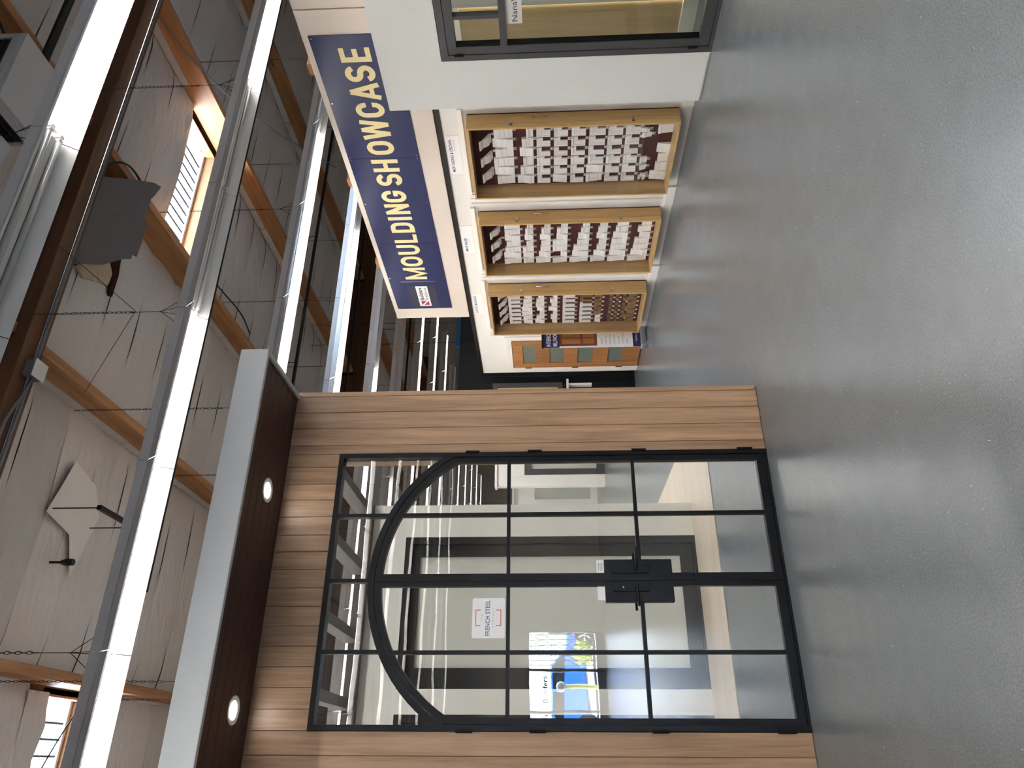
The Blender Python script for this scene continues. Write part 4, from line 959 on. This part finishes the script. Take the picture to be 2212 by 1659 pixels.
# unistrut piece, sprinkler head, cables
us = thing('strut', 'short grey strut hanging from a rod under the insulation', 'strut', (2.05, 6.3, 5.5))
link('bar', MB().box(2.03, 2.07, 6.2, 6.86, 5.48, 5.52).mesh('bar'), 'black_iron', us)
for yv in (6.22, 6.84): link('rod', MB().tube([(2.05, yv, 5.5), (2.05, yv, 6.0)], .006, 6).mesh('rod'), 'black_iron', us)
shd = thing('ceiling_sprinkler', 'dark camera-like sprinkler head dropping from the ceiling', 'sprinkler', (1.5, 6.7, 5.6))
link('stem', MB().tube([(1.62, 6.45, 6.0), (1.62, 6.45, 5.86)], .012, 8).tube([(1.62, 6.45, 6.0), (1.62, 6.45, 5.985)], .035, 12).mesh('stem'), 'black_iron', shd)
link('head', MB().tube([(1.62, 6.45, 5.87), (1.62, 6.45, 5.82), (1.62, 6.45, 5.76)], [.02, .034, .03], 12).mesh('head'), 'black_iron', shd)
def cable(pts, r, lb, mat='cable_black'):
    P = [Vector(p) for p in pts]; out = []
    for i in range(len(P)-1):
        a = P[max(i-1, 0)]; b = P[i]; c = P[i+1]; d_ = P[min(i+2, len(P)-1)]
        for q in range(6):
            t = q/6; out.append(.5*((2*b)+(c-a)*t+(2*a-5*b+4*c-d_)*t*t+(3*b-a-3*c+d_)*t**3))
    out.append(P[-1]); o = link('cable', MB().tube(out, r, 6).mesh('cable'), mat, None, True); return tag(o, lb, 'cable')
cable([(5.0, 5.09, 5.70), (5.25, 5.25, 5.62), (5.43, 5.6, 5.68), (5.43, 6.1, 5.76), (5.46, 6.5, 5.84), (5.43, 7.0, 5.86)], .012, 'black cable looping from the girder towards the skylight')
cable([(5.45, 7.4, 5.68), (5.43, 7.8, 5.62), (5.45, 8.3, 5.60), (5.44, 8.8, 5.66)], .010, 'black cable sagging along the purlin above the canopy')
cable([(7.64, 5.3, 5.9), (7.64, 5.6, 5.8), (7.66, 6.1, 5.7), (8.1, 7.4, 5.45), (9.6, 9.9, 5.2)], .009, 'grey cable running from a purlin down past the skylight', 'grey_pipe')
cable([(-.4, 6.8, 5.9), (.2, 6.9, 5.75), (.66, 7.2, 5.72)], .006, 'thin black wires hanging before the other skylight')
cable([(5.3, 3.0, 5.95), (5.2, 3.3, 5.8), (5.15, 3.6, 5.7), (4.95, 3.9, 5.7), (4.845, 4.1, 5.75)], .012, 'black cable hanging by the ceiling heater')
gw = tag(link('guy_wire', MB().tube([(3.05, 4.57, 4.58), (4.0, 4.84, 5.70)], .0025, 5).mesh('gw'), 'black_iron'), 'thin bracing wire from a strip light chain up to the girder', 'wire', 'bracing wires')
gw = tag(link('guy_wire', MB().tube([(3.05, 4.57, 4.58), (3.05, 5.9, 5.74)], .0025, 5).mesh('gw'), 'black_iron'), 'thin bracing wire from a strip light chain back to a purlin', 'wire', 'bracing wires')

# ------------------------------------------------------------------ street entrance behind the camera (mirrored in the door glass)
ed = bpy.data.objects.new('door_2', None); COL.objects.link(ed); ed.location = ((DX0+DX1)/2, YR, 0); struct(ed)
mul = [DX0, 1.27, DX1]
mb = MB()
for x in (DX0+.02, 1.29, 2.30, DX1-.02): mb.box(x-.035, x+.035, YR-.12, YR-.06, 0, DZ1)
mb.box(DX0, DX1, YR-.12, YR-.06, 2.02, DZ1).box(DX0, DX1, YR-.12, YR-.06, 0, .22)
link('frame', mb.mesh('f'), 'aluminium', ed)
for a, b in ((DX0+.055, 1.255), (1.325, 2.265), (2.335, DX1-.055)): B('pane', a, b, YR-.093, YR-.087, .22, 2.02, 'store_glass', ed)
for x, w in ((1.36, .86), (.30, .92)):
    if x > 1: text('lettering', 'Builders', (x+.18, YR-.096, 1.56), E1, EZ, w-.25, .13, 'navy_ink', ed, 0, .02); text('lettering', 'FirstSource', (x+.18, YR-.096, 1.42), E1, EZ, w-.25, .10, 'navy_ink', ed)
    else: text('lettering', 'Builders', (.74, YR-.096, 1.56), E1, EZ, .50, .13, 'navy_ink', ed, 0, .02); text('lettering', 'FirstSource', (.74, YR-.096, 1.42), E1, EZ, .50, .10, 'navy_ink', ed)
sgate = thing('scissor_gate', 'folding dark steel lattice gate inside the street entrance', 'gate', (2.9, YR+.12, 0))
for i in range(7):
    x = 2.42+i*.13
    B('upright', x-.008, x+.008, YR+.10, YR+.12, .02, 2.0, 'black_iron', sgate)
    if i < 6:
        for z in [.1+.32*q for q in range(6)]:
            link('lattice_bar', MB().tube([(x, YR+.11, z), (x+.13, YR+.11, z+.30)], .007, 4).mesh('l'), 'black_iron', sgate); link('lattice_bar', MB().tube([(x, YR+.11, z+.30), (x+.13, YR+.11, z)], .007, 4).mesh('l'), 'black_iron', sgate)
struct(B('ground', -40, 45, -60, YR-.3, -.25, -.05, 'asphalt')); struct(B('pavement', -20, 25, -15.2, YR-.2, -.06, 0, 'pavement'))
po = thing('bollard', 'pale yellow post topped by a grey ball outside the entrance', 'bollard', (2.2, -13.2, 0))
link('post', MB().tube([(2.05, -13.2, 0), (2.05, -13.2, 1.05)], .055, 14).mesh('post'), 'yellow_post', po, True)
me = bpy.data.meshes.new('ball'); b_ = bmesh.new(); bmesh.ops.create_uvsphere(b_, u_segments=18, v_segments=12, radius=.14, matrix=Matrix.Translation((2.05, -13.2, 1.17))); b_.to_mesh(me); b_.free(); link('ball', me, 'ball_grey', po, True)
def car(cx, cy, lb, mat):
    c = thing('car', lb, 'car', (cx, cy, 0))
    side = [(-2.2, .3), (2.2, .3), (2.25, .7), (1.9, .88), (1.0, .98), (.45, 1.45), (-1.1, 1.48), (-1.75, .98), (-2.25, .9)]
    bev(link('body', MB().prism([(cx+a, cy-.85, b) for a, b in side], (0, 1.7, 0)).mesh('body'), mat, c), .06, 3)
    for sx in (-1, 1):
        link('side_window', MB().prism([(cx+a, cy+sx*.852-.004, b) for a, b in ((.85, 1.0), (.40, 1.38), (-.3, 1.4), (-.3, 1.0))], (0, .008, 0)).mesh('w'), 'car_glass', c)
        link('side_window', MB().prism([(cx+a, cy+sx*.852-.004, b) for a, b in ((-.38, 1.0), (-.38, 1.4), (-1.05, 1.4), (-1.5, 1.0))], (0, .008, 0)).mesh('w'), 'car_glass', c)
        for ax in (-1.4, 1.4):
            w = link('wheel', MB().tube([(cx+ax, cy+sx*.70, .31), (cx+ax, cy+sx*.88, .31)], .34, 22).mesh('wheel'), 'rubber', c)
            mb = MB().tube([(cx+ax, cy+sx*.875, .31), (cx+ax, cy+sx*.89, .31)], .07, 10)
            for q in range(6):
                t = q*PI/3; mb.tube([(cx+ax, cy+sx*.885, .31), (cx+ax+.22*math.cos(t), cy+sx*.885, .31+.22*math.sin(t))], .026, 5)
            link('rim', mb.mesh('rim'), 'chrome', w)
car(2.6, -17.6, 'blue car parked outside the street entrance', 'car_blue')
tk = thing('box_truck', 'white box truck parked beyond the blue car', 'truck', (3.0, -24, 0))
B('cargo_box', .5, 8.5, -25.3, -22.9, .9, 3.7, 'paper', tk); bev(B('cab', -1.4, .4, -25.2, -23.0, .6, 2.7, 'paper', tk), .12, 3); B('side_glass', -1.1, 0, -22.995, -22.98, 1.7, 2.4, 'car_glass', tk)
for ax in (-.5, 2.2, 6.6, 7.5): link('wheel', MB().tube([(ax, -23.3, .45), (ax, -22.85, .45)], .48, 18).mesh('wh'), 'rubber', tk)
def foliage(n, c, r, s, seed):
    rnd = random.Random(seed); mb = MB()
    for _ in range(n):
        while True:
            p = Vector((rnd.uniform(-1, 1), rnd.uniform(-1, 1), rnd.uniform(-1, 1)))
            if p.length < 1: break
        p = Vector((p.x*r[0], p.y*r[1], p.z*r[2]))+Vector(c)
        a = Vector((rnd.gauss(0, 1), rnd.gauss(0, 1), rnd.gauss(0, 1))).normalized(); b = a.orthogonal().normalized()
        mb.poly([p-a*s, p+b*s*.5, p+a*s, p-b*s*.5])
    return mb.mesh('leaves', False)
for i, (x, yv, h, lb) in enumerate(((6.6, -20.5, 4.2, 'leafy green street tree nearest the entrance'), (10.5, -27, 5.5, 'taller leafy street tree beyond the lot'), (4.6, -31, 5, 'leafy street tree behind the white box truck'))):
    t = thing('street_tree', lb, 'tree', (x, yv, 0))
    link('trunk', MB().tube([(x, yv, -.05), (x+.1, yv, h*.4), (x, yv+.1, h*.75)], [.16, .12, .05], 8).mesh('tr'), 'bark', t, True)
    o = link('crown', foliage(1500, (x, yv, h*.62), (1.9, 1.9, h*.45), .13, i), 'leaf', t); o['kind'] = 'stuff'
for i, (x, yv, m_, lb) in enumerate(((4.3, -15.9, 'leaf_yellow', 'yellow green shrub by the pavement'), (3.3, -15.9, 'leaf_yellow', 'small yellow green shrub near the bollard'), (5.3, -15.3, 'leaf_red', 'orange red flowering plant by the pavement'))):
    t = thing('shrub', lb, 'shrub', (x, yv, 0)); link('stem', MB().tube([(x, yv, -.05), (x, yv, .35)], .03, 6).mesh('st'), 'bark', t)
    o = link('foliage', foliage(260, (x, yv, .42), (.42, .35, .36), .07, 40+i), m_, t); o['kind'] = 'stuff'
bs = thing('notice_board', 'black notice board on legs outside the entrance', 'sign', (4.1, -15.0, 0))
bev(B('panel', 3.75, 4.5, -15.03, -14.98, .75, 1.5, 'black_board', bs), .01); 
for x in (3.8, 4.45): B('leg', x-.02, x+.02, -15.02, -14.98, 0, .75, 'black_iron', bs)
fb = tag(link('far_building', MB().box(-14, 20, -48, -44, -.05, 4.5).mesh('fb'), 'building_far'), 'pale low building across the street', 'building')
